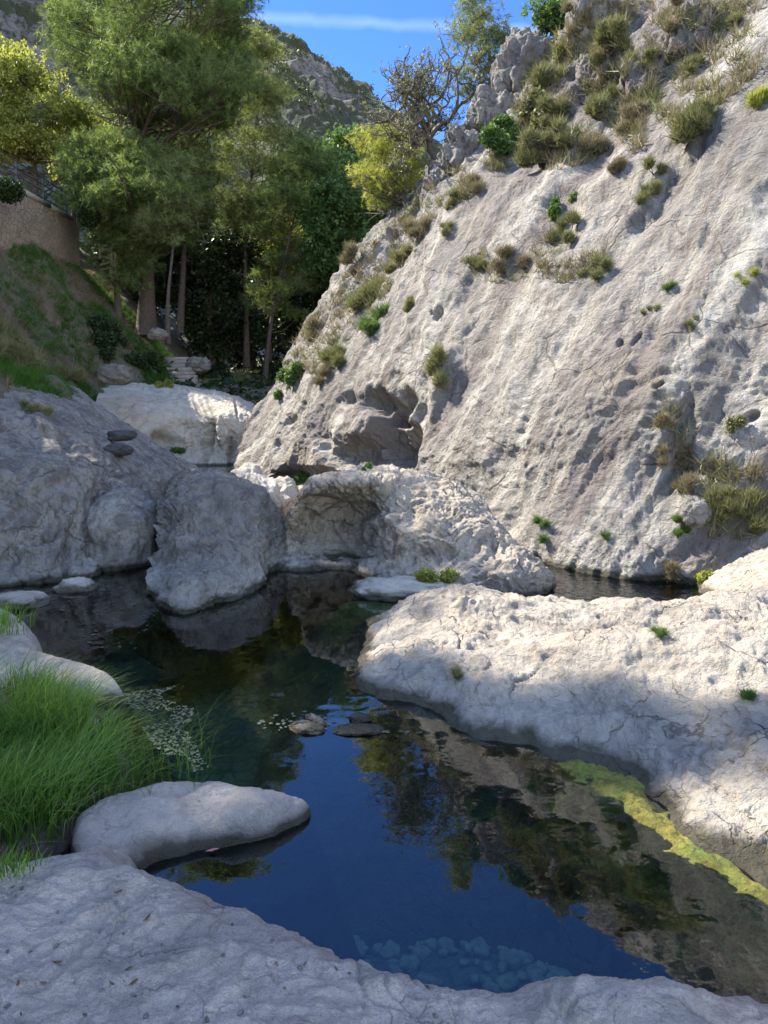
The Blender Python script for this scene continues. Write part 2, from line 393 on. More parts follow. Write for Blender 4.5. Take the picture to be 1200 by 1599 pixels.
def loft(name, ctrl, nu, nv, mat, amp, size, seed, flip=False, dent=None, reg=True, cracks=1.0, parent=None, rough_from=None, streaks=False):
    C = np.array(ctrl, float)
    V = cr(cr(C, nu, 0), nv, 1)
    n = gnormals(V)
    if flip: n = -n
    d = rockdisp(V, amp, size, seed, cracks)
    rowc = np.linspace(0, C.shape[0]-1, nu)[:, None]+0*V[..., 0]; colc = np.linspace(0, C.shape[1]-1, nv)[None]+0*V[..., 0]
    if rough_from:
        k = sstep(rowc+.35*noise(V*.4, seed+3), rough_from, rough_from+.5)
        d = d+k*(.24*ridged(V/1.9, 4, seed+60)+.06*ridged(V/.8, 4, seed+61))*sstep(colc, .5, 6.5)
    sc_ = colc-np.where(rowc > 3, .7*2+(rowc-3)*1.8, (rowc-1)*.7)
    if streaks: d = d+.10*noise(np.stack([sc_*1.6+.3*noise(V*.6, 8), rowc*.5, 0*rowc], -1), 9)+.035*noise(np.stack([sc_*5+.4*noise(V*1.1, 10), rowc*.9, 0*rowc], -1), 11)
    V = V+n*d[..., None]
    if dent: V = dents(V, n, dent)
    att = (colc-np.where(rowc > 3, .7*2+(rowc-3)*1.8, (rowc-1)*.7)).ravel() if streaks else None
    fc = gridfaces(nu, nv)
    if flip: fc = fc[:, ::-1]
    c0 = V.reshape(-1, 3).mean(0); base = (c0[0], c0[1], max(V[..., 2].min(), -1))
    o = mesh_np(name, V, fc, mat, origin=base, parent=parent, attr=att)
    if reg:
        s = V[::3, ::3]; f2 = gridfaces(s.shape[0], s.shape[1]); regsurf(s, f2)
    return o, V
def polydist(X, Y, poly):
    poly = np.array(poly, float); n = len(poly); d = np.full(X.shape, 1e9); inside = np.zeros(X.shape, bool)
    for i in range(n):
        ax, ay = poly[i]; bx, by = poly[(i+1) % n]; ex, ey = bx-ax, by-ay
        t = np.clip(((X-ax)*ex+(Y-ay)*ey)/(ex*ex+ey*ey+1e-12), 0, 1)
        d = np.minimum(d, np.hypot(X-ax-t*ex, Y-ay-t*ey))
        cnd = ((ay > Y) != (by > Y)) & (X < (bx-ax)*(Y-ay)/(by-ay+1e-12)+ax)
        inside ^= cnd
    return np.where(inside, d, -d)
def hf(name, poly, bbox, nx, ny, top, w, mat, amp, size, seed, drop=2.2, wob=.06, wobs=.8, floor=-1.15, reg=True, rnd=.5, cracks=1.0, xs=None, ys=None):
    xs = np.linspace(bbox[0], bbox[1], nx) if xs is None else xs; ys = np.linspace(bbox[2], bbox[3], ny) if ys is None else ys
    X, Y = np.meshgrid(xs, ys, indexing='ij')
    sd = polydist(X, Y, poly)
    q = np.stack([X, Y, 0*X], -1)
    sd = sd+wob*fbm(q/wobs, 4, seed+50)
    H = top(X, Y); t = np.clip(sd/(w(X, Y) if callable(w) else w), 0, 1)
    prof = (1-(1-t)**2)**rnd
    z = np.where(sd > 0, H*prof, np.maximum(sd*drop, floor))
    V = np.stack([X, Y, z], -1); n = gnormals(V); n = np.where(n[..., 2:3] < 0, -n, n)
    k = sstep(sd, -.05, .25)*.75+.25
    V = V+n*(rockdisp(V, amp, size, seed, cracks)*k)[..., None]
    fc = gridfaces(len(xs), len(ys))[:, ::-1]
    keep = (sd > floor/drop-.25).ravel(); fc = fc[keep[fc].all(1)]
    used, inv = np.unique(fc, return_inverse=True); Vf = V.reshape(-1, 3)[used]; fc = inv.reshape(-1, 4)
    o = mesh_np(name, Vf, fc, mat, origin=(float(np.mean(poly, 0)[0]), float(np.mean(poly, 0)[1]), 0))
    if reg:
        s = V[::3, ::3]; regsurf(s, gridfaces(s.shape[0], s.shape[1]))
    return o, V
def gs(X, Y, cx, cy, rx, ry, a=0):
    c, s = math.cos(math.radians(a)), math.sin(math.radians(a))
    u = ((X-cx)*c+(Y-cy)*s)/rx; v = (-(X-cx)*s+(Y-cy)*c)/ry
    return np.exp(-(u*u+v*v))

# ------------------------------------------------------------------ cliff
bpx = [370, 405, 440, 480, 540, 600, 660, 730, 800, 870, 960, 1080, 1300, 1700]
by_ = [19.3, 17.8, 16.8, 15.4, 13.9, 12.9, 12.0, 10.9, 9.8, 8.9, 8.45, 8.05, 7.3, 5.5]
R0 = [PW(a, b+.3, -1.1) for a, b in zip(bpx, by_)]
Rb = [PW(a, b, 0.0) for a, b in zip(bpx, by_)]
M0 = [(371, 735, 19.7), (404, 735, 17.9), (442, 730, 16.6), (485, 725, 15.5), (548, 718, 14.1), (608, 720, 13.1), (664, 730, 12.2), (735, 740, 11.2), (812, 750, 10.2), (888, 760, 9.4), (980, 760, 8.9), (1100, 750, 8.45), (1320, 740, 7.7), (1750, 700, 5.9)]
M1 = [(376, 708, 20.2), (407, 700, 18.4), (446, 680, 17.2), (492, 650, 16.1), (562, 615, 14.7), (622, 600, 13.8), (675, 600, 12.8), (745, 585, 11.9), (830, 565, 10.9), (915, 555, 10.1), (1015, 545, 9.5), (1135, 520, 9.0), (1350, 480, 8.3), (1800, 400, 6.4)]
M2 = [(381, 690, 20.8), (413, 655, 19.6), (453, 610, 18.6), (508, 535, 17.6), (592, 465, 16.5), (642, 400, 15.9), (692, 335, 15.3), (772, 290, 14.6), (870, 258, 13.7), (965, 240, 12.7), (1055, 205, 11.9), (1180, 110, 11.2), (1450, -50, 10.3), (1950, -300, 8)]
M3 = [(387, 678, 21.4), (424, 628, 20.8), (462, 575, 20.0), (512, 498, 19.2), (590, 415, 18.4), (640, 350, 18.0), (688, 290, 17.7), (765, 215, 17.1), (850, 160, 16.3), (945, 110, 15.4), (1060, 50, 14.6), (1220, -60, 13.9), (1500, -300, 13), (2050, -800, 10.5)]
R1 = [(394, 665, 22.2), (430, 612, 22.0), (455, 560, 21.6), (497, 488, 21.0), (556, 402, 20.4), (610, 345, 20.0), (664, 292, 19.6), (712, 240, 19.3), (772, 165, 18.9), (838, 88, 18.5), (948, -8, 18.0), (1110, -150, 17.2), (1450, -500, 16), (2100, -1500, 14)]
def rail(l): return [P(a, b, y=c) for a, b, c in l]
R1w = rail(R1)
bk1 = [(x+.9, y+1.4, z-.35) for x, y, z in R1w]
bk2 = [(x+2.4, y+4.5, z-3.0) for x, y, z in R1w]
bk3 = [(x+4, y+8, -1.2) for x, y, z in R1w]
ctrl = [R0, Rb, rail(M0), rail(M1), rail(M2), rail(M3), R1w, bk1, bk2, bk3]
for r in ctrl:     # close the nose at its left end
    x, y, z = r[0]; r.insert(0, (x+1.2, y+4.0, z-.6 if z > 0 else z))
cl_d = [(612, 690, 40, 52, 0, -.75), (598, 632, 34, 22, 10, -.42), (628, 625, 22, 24, 0, -.35), (560, 715, 60, 34, -8, -.40), (632, 715, 15, 45, 3, -.35),
        (505, 690, 13, 24, 15, -.22), (543, 623, 16, 12, -30, -.22), (452, 655, 13, 9, -30, -.16), (434, 695, 5, 12, 0, -.12), (480, 745, 60, 18, 0, -.25),
        (680, 490, 14, 9, -40, -.22), (968, 535, 8, 5, -50, -.10), (995, 528, 14, 4, -50, -.12), (1027, 601, 12, 4, -20, -.12), (1085, 735, 20, 14, 0, -.10),
        (660, 640, 16, 70, 12, -.14), (700, 560, 18, 120, 22, .10), (1060, 700, 26, 90, 10, -.12), (1040, 300, 20, 120, 35, -.15), (880, 340, 40, 60, 20, -.12), (820, 240, 60, 30, -30, -.2),
        (1175, 650, 14, 9, -30, -.12), (930, 230, 30, 60, 30, -.18), (740, 470, 26, 60, 10, -.06)]
def resamp(ctrl, w):  # densify where the picture needs it
    return ctrl
cliff, VC = loft('cliff', ctrl, 760, 900, M['cliff'], .11, 1.9, 5, flip=True, dent=cl_d, cracks=.22, rough_from=4.3, streaks=True)
tag(cliff, 'tall pale limestone cliff with dark streaks rising on the right', kind='structure')

# ------------------------------------------------------------------ near ledge with its curling arm
E = lambda pts, z: [P(a, b, z=z)[:2] for a, b in pts]
led = [(-7.0, -5), (-7.0, 2.2)] + E([(-300, 1320), (-120, 1330), (0, 1340), (50, 1338), (90, 1330), (110, 1315)], .34)+E([(115, 1295), (140, 1270), (170, 1252), (205, 1242)], .05) \
    + E([(240, 1244), (300, 1240), (350, 1245), (410, 1254), (455, 1260), (480, 1266)], 0) + E([(487, 1272), (468, 1290), (425, 1308), (370, 1318), (300, 1330), (250, 1345), (215, 1365)], 0) \
    + E([(212, 1382), (250, 1402), (310, 1416), (400, 1452), (500, 1492), (560, 1520), (620, 1548), (680, 1570), (740, 1582), (790, 1584), (845, 1576), (900, 1584), (950, 1582), (990, 1574), (1080, 1585), (1200, 1602)], .19) \
    + [(2.2, 1.75), (3.4, 1.7), (5.2, 1.5), (7.0, .5), (7.0, -5)]
def ledtop(X, Y):
    t = .42+.07*fbm(np.stack([X, Y, 0*X], -1)/1.6, 3, 70)
    arm = sstep(Y, 2.45, 3.05)
    t = t*(1-arm)+arm*(.12+.05*noise(np.stack([X, Y, 0*X], -1)/.22, 72)+.05*fbm(np.stack([X, Y, 0*X], -1)/.4, 2, 71))
    t += .05*gs(X, Y, .6, 1.9, .5, .2)
    return t
ledge, _ = hf('rock_ledge', led, None, 0, 0, ledtop, lambda X, Y: .26-.13*sstep(Y, 2.45, 3.05), M['ledge'], .026, .42, 80, drop=3.5, wob=.028, wobs=.26, cracks=1.2,
              xs=np.concatenate([np.linspace(-7.2, -1.9, 60)[:-1], np.linspace(-1.9, 1.6, 560)[:-1], np.linspace(1.6, 7.2, 60)]),
              ys=np.concatenate([np.linspace(-5.2, .9, 40)[:-1], np.linspace(.9, 3.6, 440)]))
tag(ledge, 'smooth shaded limestone ledge in the foreground with a curling arm', kind='structure')

# ------------------------------------------------------------------ right bank
bankp = E([(578, 985), (566, 1020), (556, 1066), (590, 1088), (640, 1098), (690, 1122), (712, 1142), (770, 1155), (825, 1166), (880, 1192), (940, 1205), (1000, 1222), (1025, 1262), (1060, 1295), (1110, 1330), (1160, 1362), (1210, 1392), (1300, 1450), (1420, 1500)], 0) \
    + [(3.2, 2.3), (5, 2.0), (8, 2.2), (9, 6), (9, 9.5), (4.2, 9.2), (3.55, 8.3), (3.3, 7.3), (2.8, 6.95), (2.0, 6.95), (1.5, 7.1), (.9, 7.3), (.35, 7.25), (.05, 7.05), (-.12, 6.7)]
def banktop(X, Y):
    q = np.stack([X, Y, 0*X], -1)
    t = .36+.10*sstep(X, 1, 4)+.09*fbm(q/1.3, 3, 90)
    t += .17*gs(X, Y, .45, 6.15, .75, .5)-.10*gs(X, Y, 2.2, 6.7, 1.1, .5)+.10*gs(X, Y, 4.2, 6.6, 1.0, .8)
    t += .20*gs(X, Y, 2.2, 4.75, 1.6, .32, -6)-.12*gs(X, Y, 1.5, 5.45, 1.4, .25, -14)-.10*gs(X, Y, .9, 4.9, .25, .6, 20)
    t += .10*gs(X, Y, 2.1, 3.6, .5, .4)-.12*gs(X, Y, 1.6, 3.95, .5, .15, -20)
    t += .25*sstep(X, 3.0, 5.5)
    t += .035*ridged(np.stack([X*.7+.4*noise(q, 5), Y*2.2+X*.8, 0*X], -1), 4, 93)
    return t
bank, _ = hf('rock_bank', bankp, None, 0, 0, banktop, 1.35, M['bank'], .048, .50, 95, drop=1.0, wob=.09, wobs=.4, rnd=.85, cracks=1.3,
             xs=np.concatenate([np.linspace(-1.0, 4.3, 620)[:-1], np.linspace(4.3, 9.5, 70)]), ys=np.linspace(1.4, 9.8, 640))
tag(bank, 'sunlit pale limestone bank sloping into the pool on the right', kind='structure')

# ------------------------------------------------------------------ boulders
def boulder(name, rows, label, mat, amp, size, seed, nu=220, nv=260, cat='boulder', dent=None, group=None, cracks=1.0):
    """rows: rails of (px,py,y) or ('w',px,y,z)"""
    C = [[PW(p[1], p[2], p[3]) if p[0] == 'w' else P(p[0], p[1], y=p[2]) for p in r] for r in rows]
    o, V = loft(name, C, nu, nv, mat, amp, size, seed, flip=True, dent=dent, cracks=cracks)
    return tag(o, label, cat, group), V
W = lambda px, y, z: ('w', px, y, z)

# middle boulder with the hollow front
mid = [
 [W(432, 9.3, -.6), W(432, 8.9, -.7), W(460, 8.75, -.7), W(500, 8.75, -.7), W(550, 8.8, -.7), W(600, 8.3, -.7), W(660, 8.0, -.6), W(720, 7.8, -.5), W(790, 7.7, -.4), W(845, 7.7, -.4), W(865, 8.0, -.5)],
 [W(425, 9.4, .0), W(428, 8.95, .0), W(460, 8.7, .0), W(505, 8.75, .0), W(555, 8.75, .0), W(598, 8.05, .05), W(660, 7.75, .1), W(725, 7.6, .15), W(795, 7.55, .15), W(852, 7.6, .15), W(868, 8.0, -.1)],
 [(432, 850, 9.4), (446, 856, 9.2), (475, 858, 9.4), (515, 862, 9.5), (560, 868, 9.35), (598, 868, 8.4), (660, 868, 8.0), (730, 868, 7.85), (800, 868, 7.8), (846, 888, 7.8), (862, 905, 8.1)],
 [(434, 838, 9.5), (452, 822, 9.3), (480, 818, 9.5), (520, 815, 9.6), (562, 818, 9.4), (602, 820, 8.5), (660, 822, 8.2), (728, 828, 8.05), (785, 838, 8.0), (828, 872, 8.0), (855, 900, 8.2)],
 [(440, 830, 9.6), (460, 795, 9.15), (488, 785, 9.1), (530, 782, 9.15), (570, 785, 9.0), (610, 788, 8.55), (665, 792, 8.4), (722, 800, 8.3), (768, 818, 8.25), (808, 860, 8.25), (845, 897, 8.35)],
 [(446, 824, 9.7), (466, 775, 9.1), (490, 758, 8.8), (532, 752, 8.65), (578, 750, 8.65), (622, 755, 8.75), (668, 764, 8.7), (715, 778, 8.6), (755, 802, 8.5), (795, 846, 8.45), (838, 892, 8.5)],
 [(450, 820, 9.8), (472, 768, 9.5), (495, 748, 9.4), (535, 739, 9.4), (580, 735, 9.4), (628, 738, 9.3), (672, 746, 9.2), (715, 762, 9.05), (750, 788, 8.9), (788, 834, 8.8), (832, 886, 8.75)],
 [(452, 822, 10.1), (475, 776, 10.0), (497, 756, 10.1), (537, 745, 10.2), (582, 740, 10.2), (630, 742, 10.1), (674, 750, 10.0), (714, 767, 9.8), (748, 794, 9.5), (785, 840, 9.3), (828, 888, 9.1)],
 [W(455, 10.4, .2), W(480, 10.7, .3), W(500, 10.9, .4), W(540, 11.0, .4), W(585, 11.1, .4), W(630, 11.0, .4), W(674, 10.8, .3), W(714, 10.5, .2), W(748, 10.1, .1), W(785, 9.8, .0), W(825, 9.4, -.2)],
 [W(455, 10.5, -.9), W(480, 10.9, -.9), W(500, 11.1, -.9), W(540, 11.2, -.9), W(585, 11.3, -.9), W(630, 11.2, -.9), W(674, 11.0, -.9), W(714, 10.7, -.9), W(748, 10.3, -.9), W(785, 10, -.9), W(825, 9.5, -.9)]]
boulder('arched_boulder', mid, 'big arched pale boulder with a dark hollow front standing in the middle of the pools', M['arch'], .075, .5, 120, 300, 380,
        dent=[(505, 800, 55, 24, 5, -.10), (560, 800, 30, 16, 0, -.10), (700, 800, 26, 9, 30, -.07), (640, 800, 20, 26, 0, -.06), (612, 810, 16, 9, -20, .07), (690, 850, 40, 10, 20, .05), (770, 850, 12, 24, -30, -.08)], cracks=1.2)

# dark shaded boulder centre-left with its toe
cen = [
 [W(222, 7.45, -.6), W(258, 6.95, -.6), W(300, 6.85, -.6), W(340, 7.2, -.6), W(380, 7.4, -.6), W(410, 7.8, -.6), W(428, 8.6, -.6), W(448, 9.4, -.6)],
 [W(226, 7.6, .0), W(262, 7.1, .0), W(300, 6.98, .0), W(338, 7.3, .0), W(378, 7.5, .02), W(404, 7.85, .0), W(425, 8.6, .0), W(448, 9.4, .0)],
 [(232, 915, 7.8), (265, 905, 7.4), (305, 905, 7.35), (340, 905, 7.5), (376, 900, 7.7), (402, 888, 8.05), (428, 868, 8.7), (450, 850, 9.5)],
 [(238, 880, 8.3), (272, 876, 8.0), (308, 870, 7.95), (342, 868, 8.0), (376, 862, 8.1), (404, 855, 8.35), (432, 846, 8.9), (452, 838, 9.5)],
 [(243, 838, 8.7), (275, 826, 8.4), (310, 822, 8.3), (345, 820, 8.35), (380, 820, 8.45), (408, 822, 8.65), (434, 826, 9.05), (455, 830, 9.6)],
 [(246, 806, 9.0), (272, 782, 8.8), (306, 772, 8.7), (342, 772, 8.7), (378, 780, 8.8), (408, 792, 8.95), (434, 810, 9.25), (455, 826, 9.7)],
 [(250, 792, 9.4), (268, 760, 9.2), (298, 747, 9.15), (335, 745, 9.15), (372, 752, 9.2), (402, 770, 9.3), (430, 797, 9.5), (452, 824, 9.8)],
 [(252, 784, 9.9), (270, 753, 9.7), (298, 742, 9.7), (335, 740, 9.7), (370, 748, 9.7), (398, 766, 9.7), (427, 794, 9.8), (450, 824, 10.0)],
 [W(255, 10.9, .4), W(275, 10.9, .5), W(300, 10.9, .6), W(335, 10.9, .6), W(368, 10.8, .5), W(396, 10.6, .4), W(424, 10.5, .2), W(448, 10.4, .1)],
 [W(255, 11.1, -.9), W(275, 11.1, -.9), W(300, 11.1, -.9), W(335, 11.1, -.9), W(368, 11.0, -.9), W(396, 10.8, -.9), W(424, 10.6, -.9), W(448, 10.5, -.9)]]
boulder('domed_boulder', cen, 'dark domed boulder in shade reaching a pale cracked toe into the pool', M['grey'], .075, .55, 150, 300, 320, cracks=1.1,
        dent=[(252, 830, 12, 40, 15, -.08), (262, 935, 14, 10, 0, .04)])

# large left boulder
lef = [
 [W(-260, 6.0, -.6), W(-120, 7.2, -.6), W(-20, 7.7, -.6), W(50, 7.9, -.6), W(100, 8.0, -.6), W(135, 8.2, -.6), W(158, 8.7, -.6), W(172, 9.3, -.6), W(200, 10.3, -.6)],
 [W(-260, 6.1, 0), W(-120, 7.3, 0), W(-20, 7.85, 0), W(50, 8.05, 0), W(100, 8.15, 0), W(138, 8.35, 0), W(160, 8.8, 0), W(174, 9.4, 0), W(202, 10.3, 0)],
 [(-260, 890, 6.9), (-120, 880, 7.6), (-20, 872, 8.1), (50, 868, 8.3), (95, 868, 8.4), (125, 866, 8.6), (148, 860, 9.0), (172, 852, 9.5), (205, 845, 10.4)],
 [(-260, 820, 7.4), (-120, 815, 7.9), (-20, 810, 8.35), (50, 808, 8.5), (95, 808, 8.6), (125, 810, 8.8), (148, 815, 9.2), (174, 822, 9.7), (208, 825, 10.5)],
 [(-260, 760, 7.8), (-120, 755, 8.2), (-20, 752, 8.6), (50, 755, 8.75), (95, 758, 8.85), (128, 762, 9.0), (150, 772, 9.4), (178, 795, 9.9), (212, 810, 10.6)],
 [(-260, 715, 8.2), (-120, 712, 8.6), (-20, 716, 9.0), (40, 722, 9.15), (90, 728, 9.2), (128, 735, 9.4), (153, 748, 9.7), (180, 778, 10.2), (214, 800, 10.8)],
 [(-260, 695, 9.0), (-120, 695, 9.4), (-20, 703, 9.7), (40, 712, 9.8), (88, 719, 9.8), (128, 727, 9.9), (155, 740, 10.2), (182, 770, 10.6), (214, 796, 11.1)],
 [(-260, 690, 10.5), (-120, 692, 10.6), (-20, 703, 10.8), (40, 712, 10.9), (88, 722, 10.8), (128, 732, 10.8), (155, 745, 10.9), (182, 775, 11.1), (212, 800, 11.5)],
 [W(-260, 11.5, .3), W(-120, 11.6, .3), W(-20, 11.8, .3), W(40, 11.8, .3), W(88, 11.8, .2), W(128, 11.7, .1), W(155, 11.7, 0), W(182, 11.8, -.1), W(210, 12, -.3)]]
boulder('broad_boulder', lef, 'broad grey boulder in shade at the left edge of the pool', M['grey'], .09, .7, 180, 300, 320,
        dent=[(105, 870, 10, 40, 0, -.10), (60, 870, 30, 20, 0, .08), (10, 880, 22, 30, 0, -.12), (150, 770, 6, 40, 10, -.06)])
# left sloping shelf
she = [
 [W(-300, 9.5, -.3), W(-60, 10.6, -.4), (100, 800, 11.6), W(205, 13.2, -.8), W(262, 14.2, -.8), W(300, 15.8, -.8), W(318, 18.0, -.8)],
 [W(-300, 9.6, .5), W(-60, 10.8, .5), (110, 775, 11.9), W(212, 13.3, .0), W(268, 14.4, 0), W(303, 16.1, .0), W(319, 18.4, .0)],
 [(-300, 720, 10.2), (-60, 715, 11.0), (105, 735, 12.0), (200, 748, 13.4), (258, 752, 14.6), (296, 748, 16.5), (316, 742, 18.9)],
 [(-300, 650, 11.5), (-60, 655, 12.0), (95, 680, 13.0), (180, 705, 14.2), (240, 722, 15.6), (285, 732, 17.4), (312, 738, 19.4)],
 [(-300, 600, 13), (-60, 612, 13.6), (70, 632, 14.6), (155, 662, 16.2), (220, 695, 17.5), (275, 720, 18.8), (308, 735, 20.0)],
 [(-300, 570, 15), (-60, 580, 16), (40, 596, 17), (120, 612, 18.8), (190, 660, 19.8), (250, 700, 20.2), (300, 730, 20.8)],
 [(-300, 580, 18), (-60, 590, 19), (30, 600, 20), (110, 625, 21.5), (180, 672, 21.5), (240, 712, 21.8), (295, 738, 22)],
 [W(-300, 20, 0), W(-60, 21, 0), W(30, 22, 0), W(110, 23, -.5), W(180, 23, -.8), W(240, 23, -.9), W(290, 23, -.9)]]
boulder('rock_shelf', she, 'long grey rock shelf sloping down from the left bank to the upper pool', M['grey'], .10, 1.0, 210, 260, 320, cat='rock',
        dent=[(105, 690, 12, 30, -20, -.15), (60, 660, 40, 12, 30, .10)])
# back ledge
bac = [
 [W(140, 20.5, -.6), W(200, 21.0, -.7), W(250, 21.3, -.8), W(300, 21.6, -.8), W(330, 21.8, -.8), W(362, 22.0, -.8), W(388, 22.6, -.8), W(400, 23.6, -.8)],
 [(140, 690, 20.8), (200, 720, 21.3), W(250, 21.8, .0), W(300, 22.2, .0), W(332, 22.3, .0), W(364, 22.4, 0), W(388, 22.9, 0), W(402, 23.8, 0)],
 [(142, 660, 21.2), (205, 695, 21.7), (252, 700, 22.2), (300, 702, 22.7), (332, 700, 22.6), (364, 698, 22.6), (388, 695, 23.0), (402, 690, 24.0)],
 [(145, 640, 21.6), (205, 668, 21.8), (252, 670, 22.3), (300, 670, 22.8), (332, 668, 22.7), (364, 668, 22.7), (390, 668, 23.1), (405, 665, 24.1)],
 [(150, 625, 22.4), (205, 640, 22.3), (252, 645, 22.6), (298, 648, 22.9), (330, 646, 22.9), (362, 645, 23.0), (388, 648, 23.4), (405, 652, 24.3)],
 [(155, 614, 24.0), (205, 618, 23.8), (252, 620, 24.0), (296, 622, 24.0), (328, 622, 24.0), (360, 626, 24.2), (386, 634, 24.4), (403, 645, 24.8)],
 [(160, 606, 26.5), (205, 604, 26.5), (252, 605, 26.5), (296, 607, 26.4), (328, 611, 26.4), (358, 618, 26.2), (382, 628, 26.0), (400, 641, 25.8)],
 [W(165, 29, .8), W(205, 29, .8), W(250, 29, .8), W(296, 29, .8), W(328, 28.5, .8), W(356, 28, .6), W(380, 27.5, .4), W(398, 27, .2)]]
boulder('sunlit_ledge', bac, 'sunlit cream rock ledge with a scalloped shaded front at the head of the upper pool', M['warm'], .08, 1.1, 240, 220, 320, cat='rock',
        dent=[(325, 690, 10, 34, 12, -.5), (345, 675, 7, 26, -8, .25), (362, 700, 9, 30, 0, -.45), (290, 690, 16, 24, -25, .25), (255, 690, 24, 20, 10, -.4), (310, 640, 4, 24, -25, -.12), (370, 640, 3, 20, -10, -.15), (395, 680, 8, 20, 0, .2)])
# small rocks
def small_rock(name, px, y, z, rx, ry, rz, mat, label, seed, cat='rock', group=None, rot=0.0, amp=.18, n=40):
    u = np.linspace(0, math.pi, n); v = np.linspace(0, 2*math.pi, 2*n)
    U, Vv = np.meshgrid(u, v, indexing='ij')
    D = np.stack([np.sin(U)*np.cos(Vv), np.sin(U)*np.sin(Vv), np.cos(U)], -1)
    r = 1+amp*1.4*fbm(D*1.3+seed*3.1, 5, seed)
    r = r+amp*.5*ridged(D*2.1+seed, 4, seed+2)
    D = D*r[..., None]; D[:, -1] = D[:, 0]
    D = np.sign(D)*np.abs(D)**.85
    X = D*np.array([rx, ry, rz]); c, s = math.cos(rot), math.sin(rot)
    X = np.stack([X[..., 0]*c-X[..., 1]*s, X[..., 0]*s+X[..., 1]*c, X[..., 2]], -1)
    ctr = np.array(PW(px, y, z)); fcs = gridfaces(n, 2*n)
    o = mesh_np(name, X+ctr, fcs, mat, origin=ctr)
    regsurf((X+ctr), fcs)
    return tag(o, label, cat, group)
small_rock('rock', 203, 9.5, .18, .46, .85, .70, M['grey'], 'low rounded pale-topped rock filling the gap between the broad boulder and the domed boulder', 321, amp=.10, n=110)
small_rock('rock', 405, 10.6, .55, .22, .5, .42, M['warm'], 'pinkish water-worn rock sunlit behind the domed boulder', 301, rot=.5)
small_rock('rock', 437, 11.4, .35, .30, .4, .45, M['warm'], 'small cream rock between the domed boulder and the arched boulder', 302, rot=-.3)
small_rock('rock', 385, 11.6, .5, .35, .5, .5, M['warm'], 'pale rounded rock peeping over the right shoulder of the domed boulder', 303)
small_rock('rock', 185, 10.8, .45, .26, .35, .40, M['grey'], 'tan pointed rock wedged behind the broad boulder', 304, rot=.4)
small_rock('rock', 425, 23.0, 1.5, .55, .6, .5, M['grey'], 'dark grey rock at the foot of the cliff beside the sunlit ledge', 305)
small_rock('rock', 190, 14.6, 1.32, .28, .2, .10, M['darkrock'], 'dark flat stone on the rock shelf, the upper of two', 306, cat='stone')
small_rock('rock', 185, 13.9, 1.08, .27, .2, .12, M['darkrock'], 'dark flat stone on the rock shelf, the lower of two', 307, cat='stone')
small_rock('rock', 262, 23.5+4, 2.0, .5, .4, .4, M['grey'], 'grey rock beside the foot of the stone steps', 308)
small_rock('rock', 640, 7.65, .02, .55, .30, .16, M['warm'], 'low cream rock apron at the foot of the arched boulder', 309)
small_rock('rock', 590, 7.9, -.02, .32, .3, .10, M['warm'], 'flat cream rock barely above water beside the yellow algae', 310)
small_rock('stone', *[478, 4.42, .0], .12, .07, .035, M['grey'], 'flat grey stone breaking the water in mid pool, the left one', 311, cat='stone', rot=-.4)
small_rock('stone', *[492, 4.52, .0], .11, .035, .04, M['grey'], 'narrow stone leaning beside the flat grey stone in mid pool', 315, cat='stone', rot=-.9)
small_rock('stone', *[560, 4.40, .0], .15, .07, .03, M['grey'], 'cracked flat stone breaking the water in mid pool, the right one', 312, cat='stone')
small_rock('stone', *[562, 4.56, .005], .07, .05, .03, M['grey'], 'small stone just behind the cracked flat stone in mid pool', 316, cat='stone')
small_rock('stone', *[434, 4.95, .0], .05, .03, .012, M['grey'], 'tiny pale stone showing alone above the dark water', 317, cat='stone')
small_rock('rock', 20, 7.3, .0, .35, .25, .10, M['ledge'], 'pale flat cracked rock at the foot of the broad boulder', 313)
small_rock('rock', 120, 7.9, -.02, .22, .2, .12, M['ledge'], 'small pointed rock at the right foot of the broad boulder', 314)
# near-left slab with the pale tongue
slab = E([(-300, 1060), (-250, 960), (-60, 935), (30, 965), (65, 1000), (70, 1022)], .15) + E([(120, 1042), (185, 1058), (200, 1080)], .1) + E([(192, 1098), (130, 1098), (60, 1100), (0, 1110), (-300, 1180)], 0)
sl, _ = hf('rock_tongue', slab, (-5.5, -.9, 4.2, 7.2), 360, 240, lambda X, Y: .22+.14*gs(X, Y, -2.9, 5.9, .6, .5)+.05*noise(np.stack([X, Y, 0*X], -1)*2, 60), .22, M['ledge'], .02, .4, 61, wob=.02, wobs=.3)
tag(sl, 'low pale rock tongue behind the green grass on the left', 'rock')
# soil mat that carries the grass
sod = E([(-400, 1330), (-400, 1130), (-100, 1085), (40, 1095), (120, 1130), (180, 1170), (205, 1200)], 0)+E([(170, 1222), (125, 1250), (95, 1282), (60, 1300), (-100, 1310)], .15)
so, SODV = hf('grass_bank', sod, (-4.5, -.9, 2.4, 4.9), 200, 150, lambda X, Y: .16+.1*noise(np.stack([X, Y, 0*X], -1)*1.3, 62), .25, M['soil'], .02, .3, 63, wob=.03, reg=False)
tag(so, 'low muddy bank under the green grass', kind='structure')

